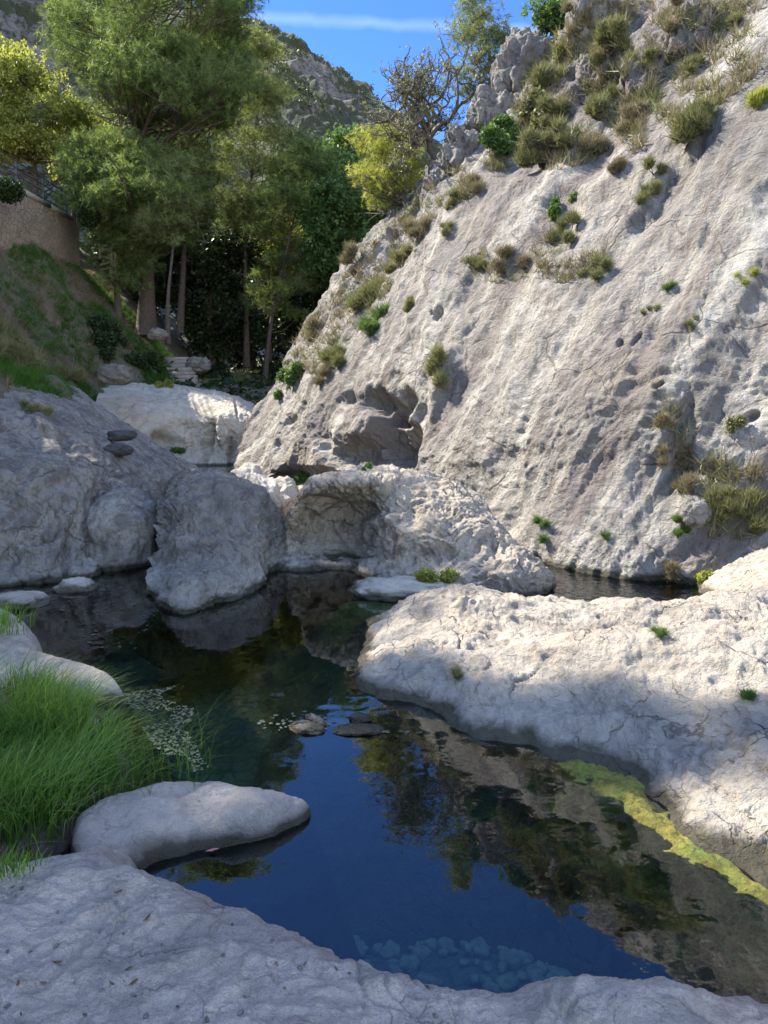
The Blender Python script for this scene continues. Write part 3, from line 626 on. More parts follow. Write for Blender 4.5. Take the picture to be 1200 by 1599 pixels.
# ------------------------------------------------------------------ algae shelves
def algae_mat():
    m, nt = newmat('algae'); N = NT(nt); pos = N.n('ShaderNodeNewGeometry').outputs['Position']
    n1 = N.noise(pos, 3.5, 6, .65, .5); n2 = N.noise(pos, 22, 6, .75)
    c = N.mix(N.ramp(n1, .35, .6), (.40, .32, .06), (.22, .28, .05))
    c = N.mix(N.ramp(n2, .42, .68), c, (.10, .085, .015))
    zz = N.n('ShaderNodeSeparateXYZ', {'Vector': pos}).outputs['Z']
    c = N.mix(N.ramp(N.math('MULTIPLY_ADD', n1, .25, zz), -.08, -.26), c, (.05, .055, .03))
    b = N.n('ShaderNodeBump', {'Height': n2, 'Strength': .9, 'Distance': .06})
    d = N.n('ShaderNodeBsdfPrincipled', {'Base Color': c, 'Roughness': .8, 'Normal': b.outputs[0]})
    N.n('ShaderNodeOutputMaterial', {'Surface': d.outputs[0]}); return m
M['algae'] = algae_mat()
M['silt'] = flat_mat('brown_silt', (.06, .055, .028), (.10, .085, .04), 12)
a1 = E([(855, 1175), (900, 1180), (960, 1195), (1010, 1222), (1035, 1262), (1075, 1295), (1120, 1330), (1210, 1385), (1330, 1460), (1250, 1450), (1192, 1420), (1105, 1364), (1022, 1308), (945, 1252), (884, 1208)], 0)
o, _ = hf('algae_mat', a1, (.1, 3.6, 1.4, 5.2), 330, 330, lambda X, Y: .055+0*X, .3, M['algae'], .03, .12, 65, wob=.09, wobs=.16, drop=1.5, floor=-1.2, reg=False)
o.location.z -= .024; tag(o, 'yellow and green algae fringing the right bank', 'algae', kind='stuff')
a2 = E([(545, 932), (600, 925), (640, 928), (620, 945), (600, 975), (578, 962), (545, 945)], 0)
o, _ = hf('algae_mat', a2, (-1.6, 1.2, 5.6, 8.8), 180, 180, lambda X, Y: .05+0*X, .2, M['algae'], .02, .2, 66, wob=.10, wobs=.4, drop=.9, floor=-1.2, reg=False)
o.location.z -= .07; tag(o, 'bright yellow-green algae under water below the arched boulder', 'algae', kind='stuff')
a3 = E([(625, 1098), (700, 1110), (705, 1132), (640, 1135), (610, 1120)], 0)
o, _ = hf('algae_mat', a3, (-1.2, 1.3, 3.4, 5.6), 130, 130, lambda X, Y: .05+0*X, .2, M['silt'], .01, .2, 67, wob=.05, wobs=.3, drop=2.6, floor=-1.2, reg=False)
o.location.z -= .09; tag(o, 'brown silty shelf just under water at the near tip of the right bank', 'algae', kind='stuff')

# floating scum: many small flat pads
rs = np.random.RandomState(4)
def pads(name, poly_px, n, rmin, rmax, mat, label, hole=None):
    poly = E(poly_px, 0); pa = np.array(poly); vs = []; fs = []; k = 0
    while k < n:
        x = rs.uniform(pa[:, 0].min(), pa[:, 0].max()); y = rs.uniform(pa[:, 1].min(), pa[:, 1].max())
        q = np.array([[x, y, 0]])
        if polydist(np.array([x]), np.array([y]), poly)[0] < 0 or noise(q*3.2, 33)[0] < -.02: continue
        r = rs.uniform(rmin, rmax); m = 8; a0 = rs.uniform(0, 6.28); st = rs.uniform(.4, 1)
        aa = np.linspace(0, 2*math.pi, m, endpoint=False); rr = r*rs.uniform(.6, 1.25, m)
        zt = .004+.004*rs.rand(); c, s = math.cos(a0), math.sin(a0)
        X = rr*np.cos(aa); Y = rr*np.sin(aa)*st
        b0 = len(vs)
        vs += [(x+X[i]*c-Y[i]*s, y+X[i]*s+Y[i]*c, zt) for i in range(m)]+[(x, y, zt+.003)]
        fs += [(b0+i, b0+(i+1) % m, b0+m) for i in range(m)]; k += 1
    return tag(mesh_np(name, np.array(vs), np.array(fs), mat, smooth=False), label, 'algae', kind='stuff')
M['scum'] = flat_mat('pond_scum', (.05, .065, .04), (.12, .135, .09), 30, .8, .01)
pads('floating_scum', [(180, 1085), (290, 1070), (310, 1090), (295, 1150), (330, 1200), (280, 1215), (230, 1150)], 900, .003, .013, M['scum'], 'grey-green scum floating beside the grass')
pads('floating_scum', [(60, 930), (200, 905), (250, 960), (200, 1030), (100, 1000)], 70, .006, .025, M['scum'], 'scattered floating specks on the dark water before the broad boulder')
pads('floating_scum', [(400, 1120), (470, 1110), (600, 1140), (700, 1142), (680, 1150), (480, 1142), (410, 1160)], 70, .006, .02, M['scum'], 'bits of debris floating round the stones in mid pool')

# cobbles on the pool bed
cob = small_rock('cobble', 700, 2.6, -.88, .045, .038, .026, flat_mat('cobble', (.12, .13, .09), (.27, .26, .18), 25, .8, .005), 'rounded greenish cobble lying on the pool bed', 400, cat='stone', group='cobbles on the pool bed', n=12)
for k in range(295):
    c = cob.copy(); COL.objects.link(c)
    px, py = rs.uniform(480, 960), rs.uniform(1300, 1600)
    x, y, _ = P(px, py, z=-.65); hh = BV[0].ray_cast(Vector((x, y, .5)), Vector((0, 0, -1))); c.location = (x, y, (hh[0].z if hh[0] else -.9)+.02)
    s = rs.uniform(.4, 1.35); c.scale = (s, s*rs.uniform(.7, 1.1), s); c.rotation_euler = (0, 0, rs.uniform(0, 6.28))

exec_marker = None
# ------------------------------------------------------------------ hills
def hill_mat(name, rock, scrub, haze):
    m, nt = newmat(name); N = NT(nt); pos = N.n('ShaderNodeNewGeometry').outputs['Position']
    n1 = N.noise(pos, .045, 8, .7, .4); n2 = N.noise(pos, .22, 7, .7); n3 = N.noise(pos, .9, 4, .7)
    c = N.mix(N.ramp(n2, .35, .7), rock, tuple(v*.6 for v in rock))
    c = N.mix(N.ramp(N.math('MULTIPLY_ADD', n3, .35, N.math('MULTIPLY_ADD', n2, .5, N.math('MULTIPLY', n1, .5))), .60, .66), c, scrub)
    b = N.n('ShaderNodeBump', {'Height': N.math('MULTIPLY_ADD', n3, .3, n2), 'Strength': 1.0, 'Distance': 4.0})
    d = N.n('ShaderNodeBsdfPrincipled', {'Base Color': c, 'Roughness': .95, 'Normal': b.outputs[0]})
    N.n('ShaderNodeOutputMaterial', {'Surface': d.outputs[0]}); return m
M['hill'] = hill_mat('hill', (.20, .19, .185), (.04, .052, .025), 0)
def hill(name, rows, label, seed, amp, size):
    C = [[P(a, b, y=c) for a, b, c in r] for r in rows]
    V = cr(cr(np.array(C), 260, 0), 340, 1); n = -gnormals(V)
    d = amp*fbm(V/size, 5, seed)+amp*.7*ridged(V/(size*.4), 5, seed+5)
    V = V+n*d[..., None]
    return tag(mesh_np(name, V, gridfaces(260, 340)[:, ::-1], M['hill']), label, kind='structure'), V
HX = [-500, -200, 0, 100, 200, 300, 400, 460, 520, 600, 700, 820, 1000]
HS = [-420, -200, -60, 10, 40, 62, 90, 110, 150, 205, 262, 330, 430]
h1, HV1 = hill('hill', [[(x, 640, 75) for x in HX], [(x, 480+(s-90)*.15, 95) for x, s in zip(HX, HS)], [(x, (s+440)/2, 150) for x, s in zip(HX, HS)],
               [(x, s+70, 210) for x, s in zip(HX, HS)], [(x, s, 250) for x, s in zip(HX, HS)], [(x, s+15, 300) for x, s in zip(HX, HS)], [(x, 600, 380) for x in HX]],
              'rocky scrub-covered hill closing the valley in the distance', 500, 3.0, 26)
LX = [-700, -400, -200, -60, 40, 100, 150, 200, 260, 330]
LS = [-900, -560, -320, -160, -60, 0, 40, 110, 200, 330]
h2, HV2 = hill('hill', [[(x, 560, 60) for x in LX], [(x, (s+520)/2, 90) for x, s in zip(LX, LS)], [(x, s+60, 125) for x, s in zip(LX, LS)],
               [(x, s, 150) for x, s in zip(LX, LS)], [(x, s+10, 190) for x, s in zip(LX, LS)], [(x, 560, 230) for x in LX]],
              'steep grey rocky hillside rising behind the pines at top left', 510, 2.2, 16)

# ------------------------------------------------------------------ foliage machinery
def rand_rot(n, rng):
    q = rng.normal(size=(n, 4)); q /= np.linalg.norm(q, axis=1)[:, None]
    w, x, y, z = q.T
    return np.stack([np.stack([1-2*(y*y+z*z), 2*(x*y-z*w), 2*(x*z+y*w)], -1), np.stack([2*(x*y+z*w), 1-2*(x*x+z*z), 2*(y*z-x*w)], -1), np.stack([2*(x*z-y*w), 2*(y*z+x*w), 1-2*(x*x+y*y)], -1)], 1)
def tmpl(kind, rng):
    T = []
    if kind == 'needle':
        for k in range(16):
            d = rng.normal(size=3); d[2] = abs(d[2])*.8; d /= np.linalg.norm(d)
            s = np.cross(d, rng.normal(size=3)); s /= np.linalg.norm(s)
            b = d*.08; T.append([b+s*.035, b-s*.035, d*rng.uniform(.7, 1.0)])
    elif kind == 'leaf':
        for k in range(9):
            d = rng.normal(size=3); d /= np.linalg.norm(d); c = d*rng.uniform(.2, .85)
            u = rng.normal(size=3); u /= np.linalg.norm(u); v = np.cross(u, rng.normal(size=3)); v /= np.linalg.norm(v)
            l, w = .30, .17
            T.append([c-u*l, c+v*w, c+u*l]); T.append([c-u*l, c+u*l, c-v*w])
    elif kind == 'spray':     # upright scrub
        for k in range(14):
            d = rng.normal(size=3)*[.7, .7, .5]+[0, 0, .9]; d /= np.linalg.norm(d)
            s = np.cross(d, rng.normal(size=3)); s /= np.linalg.norm(s)
            b = np.array([rng.uniform(-.2, .2), rng.uniform(-.2, .2), -.1]); T.append([b+s*.03, b-s*.03, b+d*rng.uniform(.6, 1.1)])
    return np.array(T)
def tufts(centres, sizes, kind, seed, upright=False):
    rng = np.random.RandomState(seed); n = len(centres)
    tms = [tmpl(kind, rng) for _ in range(4)]
    nt_ = min(len(t) for t in tms); T = np.stack([t[:nt_] for t in tms])
    pickt = rng.randint(0, 4, n)
    R = rand_rot(n, rng)
    if upright:
        a = rng.uniform(0, 2*math.pi, n); c, s = np.cos(a), np.sin(a); o = 0*a
        R = np.stack([np.stack([c, -s, o], -1), np.stack([s, c, o], -1), np.stack([o, o, o+1], -1)], 1)
    A = T[pickt]                                # n, nt, 3, 3
    W_ = np.einsum('nij,ntkj->ntki', R, A)*sizes[:, None, None, None]+centres[:, None, None, :]
    verts = W_.reshape(-1, 3); faces = np.arange(len(verts)).reshape(-1, 3)
    base = .5+.28*rng.normal(size=n)+.25*noise(centres*.9, seed)
    tone = np.clip(np.repeat(base, nt_*3), 0, 1)
    return verts, faces, tone
def tube(pts, rads, m=6):
    pts = np.array(pts, float); n = len(pts); t = np.gradient(pts, axis=0); t /= np.maximum(np.linalg.norm(t, axis=1)[:, None], 1e-9)
    ref = np.where(np.abs(t[:, 2:3]) > .9, [[1., 0, 0]], [[0., 0, 1]])
    a = np.cross(t, ref); a /= np.linalg.norm(a, axis=1)[:, None]; b = np.cross(t, a)
    th = np.linspace(0, 2*math.pi, m, endpoint=False)
    V = pts[:, None]+(a[:, None]*np.cos(th)[None, :, None]+b[:, None]*np.sin(th)[None, :, None])*np.array(rads)[:, None, None]
    f = []
    for i in range(n-1):
        for j in range(m):
            k = (j+1) % m; f.append((i*m+j, i*m+k, (i+1)*m+k, (i+1)*m+j))
    return V.reshape(-1, 3), f
def join(parts):
    vs, fs, k = [], [], 0
    for v, f in parts: vs.append(v); fs.append(np.array(f)+k); k += len(v)
    return np.concatenate(vs), np.concatenate(fs)
def inpoly(px, py, poly): return polydist(np.array([px]), np.array([py]), poly)[0] > 0
TCOUNT = [0]
def tree(name, label, cat, base, top, crown, mat, kind='needle', nclump=60, ntuft=40, tsize=.3, csize=(.9, .45), trunk_r=.3, depth=3.0, group=None, bark='bark', lean=None, limb=1.0, density_bias=0, sag=.25):
    """crown: ('px', polygon, y) or ('ell', centre, radii)"""
    TCOUNT[0] += 1; seed = 1000+TCOUNT[0]*7; rng = np.random.RandomState(seed)
    base = np.array(base, float); top = np.array(top, float)
    root = tag(empty(name, base), label, cat, group)
    tp = np.linspace(0, 1, 14)[:, None]; path = base+(top-base)*tp
    path[:, :2] += np.stack([np.sin(tp[:, 0]*5+seed), np.cos(tp[:, 0]*4+seed)], -1)*.04*np.linalg.norm(top-base)*np.sin(tp*math.pi)*.4
    rad = trunk_r*(1-.88*tp[:, 0])*(1+.5*np.exp(-tp[:, 0]*14))
    path[0, 2] -= .4
    parts = [tube(path, rad, 9)]
    cs = []
    if crown[0] == 'px':
        poly = crown[1]; pa = np.array(poly)
        while len(cs) < nclump:
            px, py = rng.uniform(pa[:, 0].min(), pa[:, 0].max()), rng.uniform(pa[:, 1].min(), pa[:, 1].max())
            dd = polydist(np.array([px]), np.array([py]), poly)[0]
            if dd <= 0: continue
            w = min(1, dd/60+.25)
            cs.append(P(px, py, y=crown[2]+rng.uniform(-1, 1)*depth*w))
    else:
        c, r = np.array(crown[1]), np.array(crown[2])
        for _ in range(nclump):
            d = rng.normal(size=3); d /= np.linalg.norm(d); cs.append(c+d*r*rng.uniform(.35, 1)**.6)
    cs = np.array(cs)
    for c in cs:
        hd = np.linalg.norm((c-base)[:2]); zt = c[2]-limb*hd*rng.uniform(.15, .55)
        f = np.clip((zt-base[2])/(top[2]-base[2]), .12, .97); k = f*13; i = int(min(k, 12)); a = path[i]+(path[i+1]-path[i])*(k-i)
        L_ = np.linalg.norm(c-a); t = np.linspace(0, 1, 7)[:, None]
        pth = a+(c-a)*t+np.array([0, 0, -1])*np.sin(t*math.pi)*sag*.3*L_+rng.normal(size=3)*.06*L_*np.sin(t*math.pi)
        pth += rng.normal(size=pth.shape)*.02*L_*np.sin(t*math.pi)
        r0 = trunk_r*(1-.85*f)*.42*min(1, .4+L_/4)
        parts.append(tube(pth, r0*(1-.85*t[:, 0]), 5))
        for j in range(3):
            e = c+rng.normal(size=3)*[csize[0]*.7, csize[0]*.7, csize[1]*.7]; st = pth[rng.randint(3, 6)]
            tt = np.linspace(0, 1, 4)[:, None]; parts.append(tube(st+(e-st)*tt, r0*.35*(1-.7*tt[:, 0])+.004, 4))
    v, f = join(parts); mesh_np('trunk', v, f, M[bark], parent=root, origin=base)
    # foliage tufts about each clump
    cc = []; 
    for c in cs:
        n = int(ntuft*rng.uniform(.5, 1.4)); sc = rng.uniform(.65, 1.3)
        d = rng.normal(size=(n, 3)); d /= np.linalg.norm(d, axis=1)[:, None]; r = rng.uniform(0, 1, n)**.45
        p = c+d*r[:, None]*np.array([csize[0], csize[0], csize[1]])*sc
        p[:, 2] += .25*csize[1]
        cc.append(p)
    cc = np.concatenate(cc)
    v, f, tone = tufts(cc, tsize*rng.uniform(.6, 1.25, len(cc)), kind, seed)
    mesh_np('crown', v, f, M[mat], smooth=False, parent=root, origin=base, attr=tone)
    return root
for k, (px, py, r, rz, mt, lb) in enumerate([
    (818, 118, .95, 1.2, 'grey', 'dark jagged crag on the skyline right of the young pine'), (768, 188, .85, .9, 'grey', 'dark crag at the foot of the young pine'),
    (722, 238, .75, .8, 'grey', 'leaning dark crag just right of the bare tree'), (905, 88, .8, 1.2, 'cliff', 'pale upright rock rib high beside the olive scrub'),
    (948, 128, .7, 1.0, 'cliff', 'pale broken outcrop in the upper rocks'), (925, 30, .7, 1.1, 'cliff', 'pale outcrop at the top of the cliff near the skyline'),
    (1010, 130, .6, .8, 'cliff', 'weathered knob of rock left of the big rounded bush'), (1080, 60, .7, .8, 'cliff', 'rough pale outcrop near the top right corner'),
    (872, 235, .55, .6, 'cliff', 'broken rock block inside the vegetated gully')]):
    h = pick(px, py)
    if h is not None:
        small_rock('crag', px, h[0][1]+.15, h[0][2]-.1, r*.7, r*.6, rz*.8, M[mt], lb, 420+k, amp=.30, n=90, rot=.6*k)
rl = np.random.RandomState(12)
peb = small_rock('pebble', 300, 1.8, .42, .012, .009, .006, M['grey'], 'tiny grey pebble lying on the foreground ledge', 450, cat='pebble', group='pebbles on the foreground ledge', n=10)
leafm = flat_mat('dead_leaf', (.12, .06, .03), (.22, .13, .06), 60)
lv = np.array([(-.022, -.002, .004), (-.008, -.010, .002), (.012, -.008, .003), (.026, 0, .009), (.010, .009, .003), (-.010, .008, .002)])
lf0 = mesh_np('dead_leaf', lv, [(0, 1, 2, 3, 4, 5)], leafm, smooth=False); tag(lf0, 'small curled brown dead leaf on the foreground ledge', 'leaf', 'dead leaves on the foreground ledge')
for k in range(52):
    px, py = rl.uniform(10, 700), rl.uniform(1370, 1595)
    h = pick(px, py)
    if h is None or h[0][2] < .2 or h[0][1] > 3.2: continue
    if k < 2: c = (peb, lf0)[k]
    else: c = (peb if k % 5 < 4 else lf0).copy(); COL.objects.link(c)
    c.location = h[0]+Vector((0, 0, .003)); q_ = rl.uniform(.3, .8); c.scale = (q_, q_*rl.uniform(.6, 1), q_); c.rotation_euler = (rl.uniform(-.2, .2), rl.uniform(-.2, .2), rl.uniform(0, 6.28))

# ------------------------------------------------------------------ trees
def gp(px, y):          # ground point in a picture column
    x = PW(px, y, 4.0)[0]; z = float(zg(np.array([x]), np.array([y]))[0]); x = PW(px, y, z)[0]
    return (x, y, float(zg(np.array([x]), np.array([y]))[0]))
T = lambda px, py, y: P(px, py, y=y)
tree('pine_tree', 'tallest pine with a broad open crown and thick reddish trunk left of centre', 'pine tree', T(228, 508, 31), T(225, -90, 31),
     ('px', [(92, 70), (98, 22), (140, -20), (180, -90), (300, -140), (395, -80), (388, 20), (380, 110), (352, 170), (335, 240), (320, 330), (300, 400), (255, 370), (200, 380), (160, 320), (175, 250), (150, 205), (128, 150)], 31),
     'pine', 'needle', 175, 84, .29, (1.05, .42), .30, 3.6)
tree('pine_tree', 'dark pine whose trunk stands just right of the tallest pine', 'pine tree', T(280, 505, 33.5), T(330, -60, 33.5),
     ('px', [(300, 60), (340, -20), (385, -40), (386, 60), (372, 140), (350, 220), (330, 330), (290, 400), (255, 380), (270, 250)], 33.5),
     'pine', 'needle', 90, 76, .29, (1.0, .45), .13, 2.6)
tree('pine_tree', 'light green pine with a pointed top between the tallest pine and the hill', 'pine tree', T(385, 560, 36), T(402, 48, 36),
     ('px', [(400, 38), (425, 85), (445, 160), (458, 250), (430, 330), (390, 370), (330, 330), (330, 220), (350, 130), (378, 70)], 36),
     'pine_light', 'needle', 100, 50, .28, (.85, .34), .12, 2.4)
tree('pine_tree', 'slender pine with a thin leaning trunk in the shaded grove', 'pine tree', T(413, 590, 33), T(480, 190, 34),
     ('px', [(482, 188), (512, 250), (518, 330), (500, 420), (465, 500), (405, 480), (395, 330), (440, 250)], 34),
     'pine', 'needle', 66, 50, .28, (.8, .36), .10, 2.0)
tree('pine_tree', 'small bright pine crown hanging in front of the dark grove', 'pine tree', T(262, 520, 28.5), T(270, 248, 28.5),
     ('px', [(268, 245), (300, 270), (305, 330), (270, 372), (235, 400), (225, 350), (245, 290)], 28.5),
     'pine_light', 'needle', 34, 60, .26, (.6, .35), .08, 1.2)
tree('pine_tree', 'low dark pine spreading over the end of the retaining wall', 'pine tree', T(185, 480, 30), T(160, 240, 29.5),
     ('px', [(110, 250), (160, 215), (215, 260), (245, 340), (240, 425), (190, 450), (150, 385), (115, 310)], 29.5),
     'pine', 'needle', 70, 76, .28, (.95, .45), .10, 2.0)
tree('broadleaf_tree', 'bright yellow-green tree behind the railing at the left edge', 'tree', PW(57, 32.5, 8.8), T(40, 110, 32.5),
     ('px', [(-90, 40), (0, 70), (40, 92), (92, 130), (132, 190), (142, 240), (112, 268), (70, 262), (0, 250), (-90, 235)], 32.5),
     'yleaf', 'leaf', 130, 40, .24, (.8, .55), .15, 2.2)
tree('broadleaf_tree', 'yellow-green leafy tree standing farther along the terrace behind the pines', 'tree', PW(110, 36, 8.8), T(120, 170, 36),
     ('px', [(60, 190), (100, 160), (170, 190), (210, 260), (150, 300), (100, 290)], 36), 'yleaf', 'leaf', 36, 50, .27, (.8, .6), .14, 2.0)
tree('broadleaf_tree', 'vivid green broadleaf tree below the cliff in the valley notch', 'tree', T(520, 520, 33), T(545, 275, 33),
     ('px', [(498, 300), (540, 262), (585, 282), (605, 330), (572, 400), (535, 440), (500, 420), (488, 360)], 33),
     'gleaf', 'leaf', 62, 62, .27, (.8, .6), .16, 1.8)
tree('broadleaf_tree', 'sunlit lime green tree low in the grove behind the slender pine', 'tree', T(420, 560, 38), T(425, 350, 38),
     ('px', [(400, 350), (440, 335), (470, 380), (460, 430), (420, 440), (395, 400)], 38), 'yleaf', 'leaf', 22, 45, .27, (.8, .6), .12, 1.4)
tree('broadleaf_tree', 'yellow-green pine-like tree growing on the shoulder of the cliff below the bare tree', 'tree', T(640, 335, 19.8), T(598, 205, 20.5),
     ('px', [(548, 222), (590, 198), (625, 208), (660, 250), (662, 285), (625, 325), (585, 330), (555, 285)], 20.5),
     'yleaf', 'needle', 95, 20, .17, (.34, .2), .10, 1.5, bark='twig')
for k, (px, py, y, poly, m_, lb) in enumerate([
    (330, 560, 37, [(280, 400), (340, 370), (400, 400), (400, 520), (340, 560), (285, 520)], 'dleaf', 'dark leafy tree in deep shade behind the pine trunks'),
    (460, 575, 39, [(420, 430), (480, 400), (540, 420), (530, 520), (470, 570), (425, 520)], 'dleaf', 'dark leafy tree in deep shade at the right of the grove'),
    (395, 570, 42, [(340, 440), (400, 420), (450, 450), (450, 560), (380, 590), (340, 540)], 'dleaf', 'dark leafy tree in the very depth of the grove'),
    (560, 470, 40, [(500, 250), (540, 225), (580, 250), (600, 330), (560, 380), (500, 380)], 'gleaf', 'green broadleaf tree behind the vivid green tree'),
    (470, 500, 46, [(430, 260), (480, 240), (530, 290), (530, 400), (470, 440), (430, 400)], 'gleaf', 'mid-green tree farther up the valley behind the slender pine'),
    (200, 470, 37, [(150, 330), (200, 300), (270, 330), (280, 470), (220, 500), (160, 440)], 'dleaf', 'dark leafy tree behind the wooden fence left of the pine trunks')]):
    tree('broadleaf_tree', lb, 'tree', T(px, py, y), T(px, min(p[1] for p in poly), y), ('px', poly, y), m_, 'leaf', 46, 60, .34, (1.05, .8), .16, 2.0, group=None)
# trees on the left bank beyond the frame, which shade the near pool
for k, (x, y, top_, r, lb) in enumerate([(-13.6, 1.0, 19.5, 4.2, 'large pine on the left bank, level with the foreground ledge'), (-14.0, 6.0, 19.0, 3.6, 'large pine on the left bank, level with the pool'),
                                      (-13.6, 8.7, 17.9, 2.3, 'narrow pine on the left bank above the broad boulder'), (-13.3, 14.0, 15.0, 2.7, 'medium pine on the left bank'), (-14.5, 20.5, 12.0, 2.0, 'small low pine on the left bank above the rock shelf')]):
    b = (x, y, float(zg(np.array([x]), np.array([y]))[0])); h = top_-b[2]
    tree('pine_tree', lb, 'pine tree', b, (x, y, b[2]+h), ('ell', (x, y, b[2]+h*.52), (r, r, h*.46)), 'pine', 'needle', 80, 75, .34, (1.2, .7), .32)

b = (-13.1, 12.3, float(zg(np.array([-13.1]), np.array([12.3]))[0]))
tree('cypress', 'narrow upright cypress standing among the pines of the left bank', 'tree', b, (-13.1, 12.3, 18.9), ('ell', (-13.1, 12.35, 15.2), (.33, .36, 3.5)), 'pine', 'needle', 52, 44, .26, (.26, .5), .12)

# bare tree on the cliff
def bare_tree(base, label, seed, mat='twig'):
    rng = np.random.RandomState(seed); base = np.array(base, float); root = tag(empty('bare_tree', base), label, 'tree')
    parts = []; tips = []
    def grow(p, d, l, r, lev):
        n = 7; pts = [p]; q = p.copy(); dd = d.copy()
        for i in range(n):
            dd = dd+rng.normal(size=3)*.24+[0, 0, .05]; dd /= np.linalg.norm(dd); q = q+dd*l/n; pts.append(q.copy())
        parts.append(tube(pts, np.maximum(np.linspace(r, r*.5, n+1), .009), 7 if lev < 2 else 3))
        if lev >= 5: tips.append(q); return
        if lev >= 4: r = max(r, .007)
        for k in range(rng.randint(3, 5) if lev < 4 else 3):
            i = rng.randint(3, n+1) if k else n; nd = dd+rng.normal(size=3)*.75+[0, 0, .1]; nd /= np.linalg.norm(nd)
            grow(pts[i], nd, l*rng.uniform(.58, .85), r*.55*(1 if k else 1.15), lev+1)
            if lev >= 3: tips.append(pts[i]+nd*l*.3)
    d0 = np.array(T(652, 178, 19.0))-base; hL = np.linalg.norm(d0); d0 /= hL
    grow(base-d0*.3, d0, hL*.95, .15, 1)
    # side limbs aimed like the photograph's
    for (px, py, rr) in [(592, 150, .07), (630, 105, .08), (675, 118, .06), (605, 225, .05), (700, 165, .04), (645, 165, .05), (582, 185, .06), (655, 92, .06)]:
        st = base+d0*hL*rng.uniform(.5, .8); e = np.array(T(px, py, 19.0+rng.uniform(-.8, .8))); v = e-st; l = np.linalg.norm(v)
        grow(st, v/l, l*.55, rr, 2)
    v, f = join(parts); mesh_np('trunk', v, f, M[mat], parent=root, origin=base)
    tips = np.array(tips); c = tips[rng.randint(0, len(tips), 1300)]+rng.normal(size=(1300, 3))*.10
    v, f, t = tufts(c, .085*rng.uniform(.5, 1.3, len(c)), 'leaf', seed)
    mesh_np('crown', v, f, M['olive'], smooth=False, parent=root, origin=base, attr=t)
bare_tree(T(695, 272, 19.1), 'almost leafless dark twisted tree on the cliff shoulder against the sky', 77)
tree('young_pine', 'slim pale young pine beside the bare tree against the sky', 'pine tree', T(782, 168, 19.0), T(738, -20, 19.5),
     ('px', [(738, -20), (765, 20), (795, 75), (798, 120), (770, 150), (735, 165), (712, 120), (708, 60), (722, 10)], 19.4),
     'pine_light', 'needle', 50, 26, .17, (.42, .2), .07, .8, bark='twig', limb=.7)
tree('fig_shrub', 'dark green leafy shrub on the cliff skyline right of the sky', 'shrub', T(868, 85, 17.8), T(875, 10, 17.8),
     ('px', [(842, 20), (880, -5), (920, 5), (915, 45), (880, 60), (845, 55)], 17.8), 'gleaf', 'leaf', 26, 30, .14, (.35, .25), .05, .6, bark='twig')

# ------------------------------------------------------------------ shrubs
def shrub(px, py, w, h, mat, kind, label, y=None, seed=0, name='shrub', cat='shrub', n=None, group=None, ts=1.0):
    """w,h in photo pixels; stands on the first surface in that direction"""
    rng = np.random.RandomState(900+seed)
    hit = pick(px, py+h*.35)
    if hit is None and y is None: print('shrub missed', label); return
    loc = np.array(hit[0]) if y is None else np.array(P(px, py+h*.35, y=y)); nn = np.array(hit[1]) if hit is not None else np.array([0, 0, 1.])
    if np.dot(nn, loc-np.array([0, 0, CAMH])) > 0: nn = -nn
    dist = loc[1]; w, h = w*(.86 if w > 45 else 1), h*(.80 if h > 38 else 1); W_ = w/F*dist/2; H_ = h/F*dist
    g = np.array([0, 0, .7])+nn*.45; g /= np.linalg.norm(g)
    root = tag(empty(name, loc), label, cat, group)
    n = n or int(min(420, max(26, w*h*.13))*(2.2 if kind == 'leaf' else 1))
    nb = max(3, min(9, int(w/9))); t1 = np.cross(nn, [0, 0, 1.]); t1 /= max(np.linalg.norm(t1), 1e-6); t2 = np.cross(t1, nn)
    bo = rng.uniform(-1, 1, (nb, 2))*[1.0, .9]; bs_ = rng.uniform(.16, .5, nb); bi = rng.choice(nb, n, p=bs_/bs_.sum())
    d = rng.normal(size=(n, 3)); d /= np.linalg.norm(d, axis=1)[:, None]; r = rng.uniform(0, 1, n)**.6
    c = loc+t1*(bo[bi, 0]*W_)[:, None]+t2*(bo[bi, 1]*H_*.6)[:, None]+g*(bs_[bi]*H_*.55)[:, None]+d*(r*bs_[bi])[:, None]*np.array([W_, W_*.6, H_*.55])
    sz = max(.06, min(.30, .30*max(W_, H_)+.03))*ts
    if kind == 'leaf': sz *= .6
    v, f, t = tufts(c, sz*rng.uniform(.6, 1.3, n), kind, seed+50, upright=(kind == 'spray'))
    mesh_np('foliage', v, f, M[mat], smooth=False, parent=root, origin=loc, attr=t)
    parts = []
    for k in range(7):
        e = c[rng.randint(n)]; tt = np.linspace(0, 1, 5)[:, None]; s0 = loc-nn*.1
        parts.append(tube(s0+(e-s0)*tt+rng.normal(size=(5, 3))*.03*tt*(1-tt)*4*H_, .014*max(.5, H_)*(1-.7*tt[:, 0])+.002, 4))
    v, f = join(parts); mesh_np('stem', v, f, M['twig'], parent=root, origin=loc)
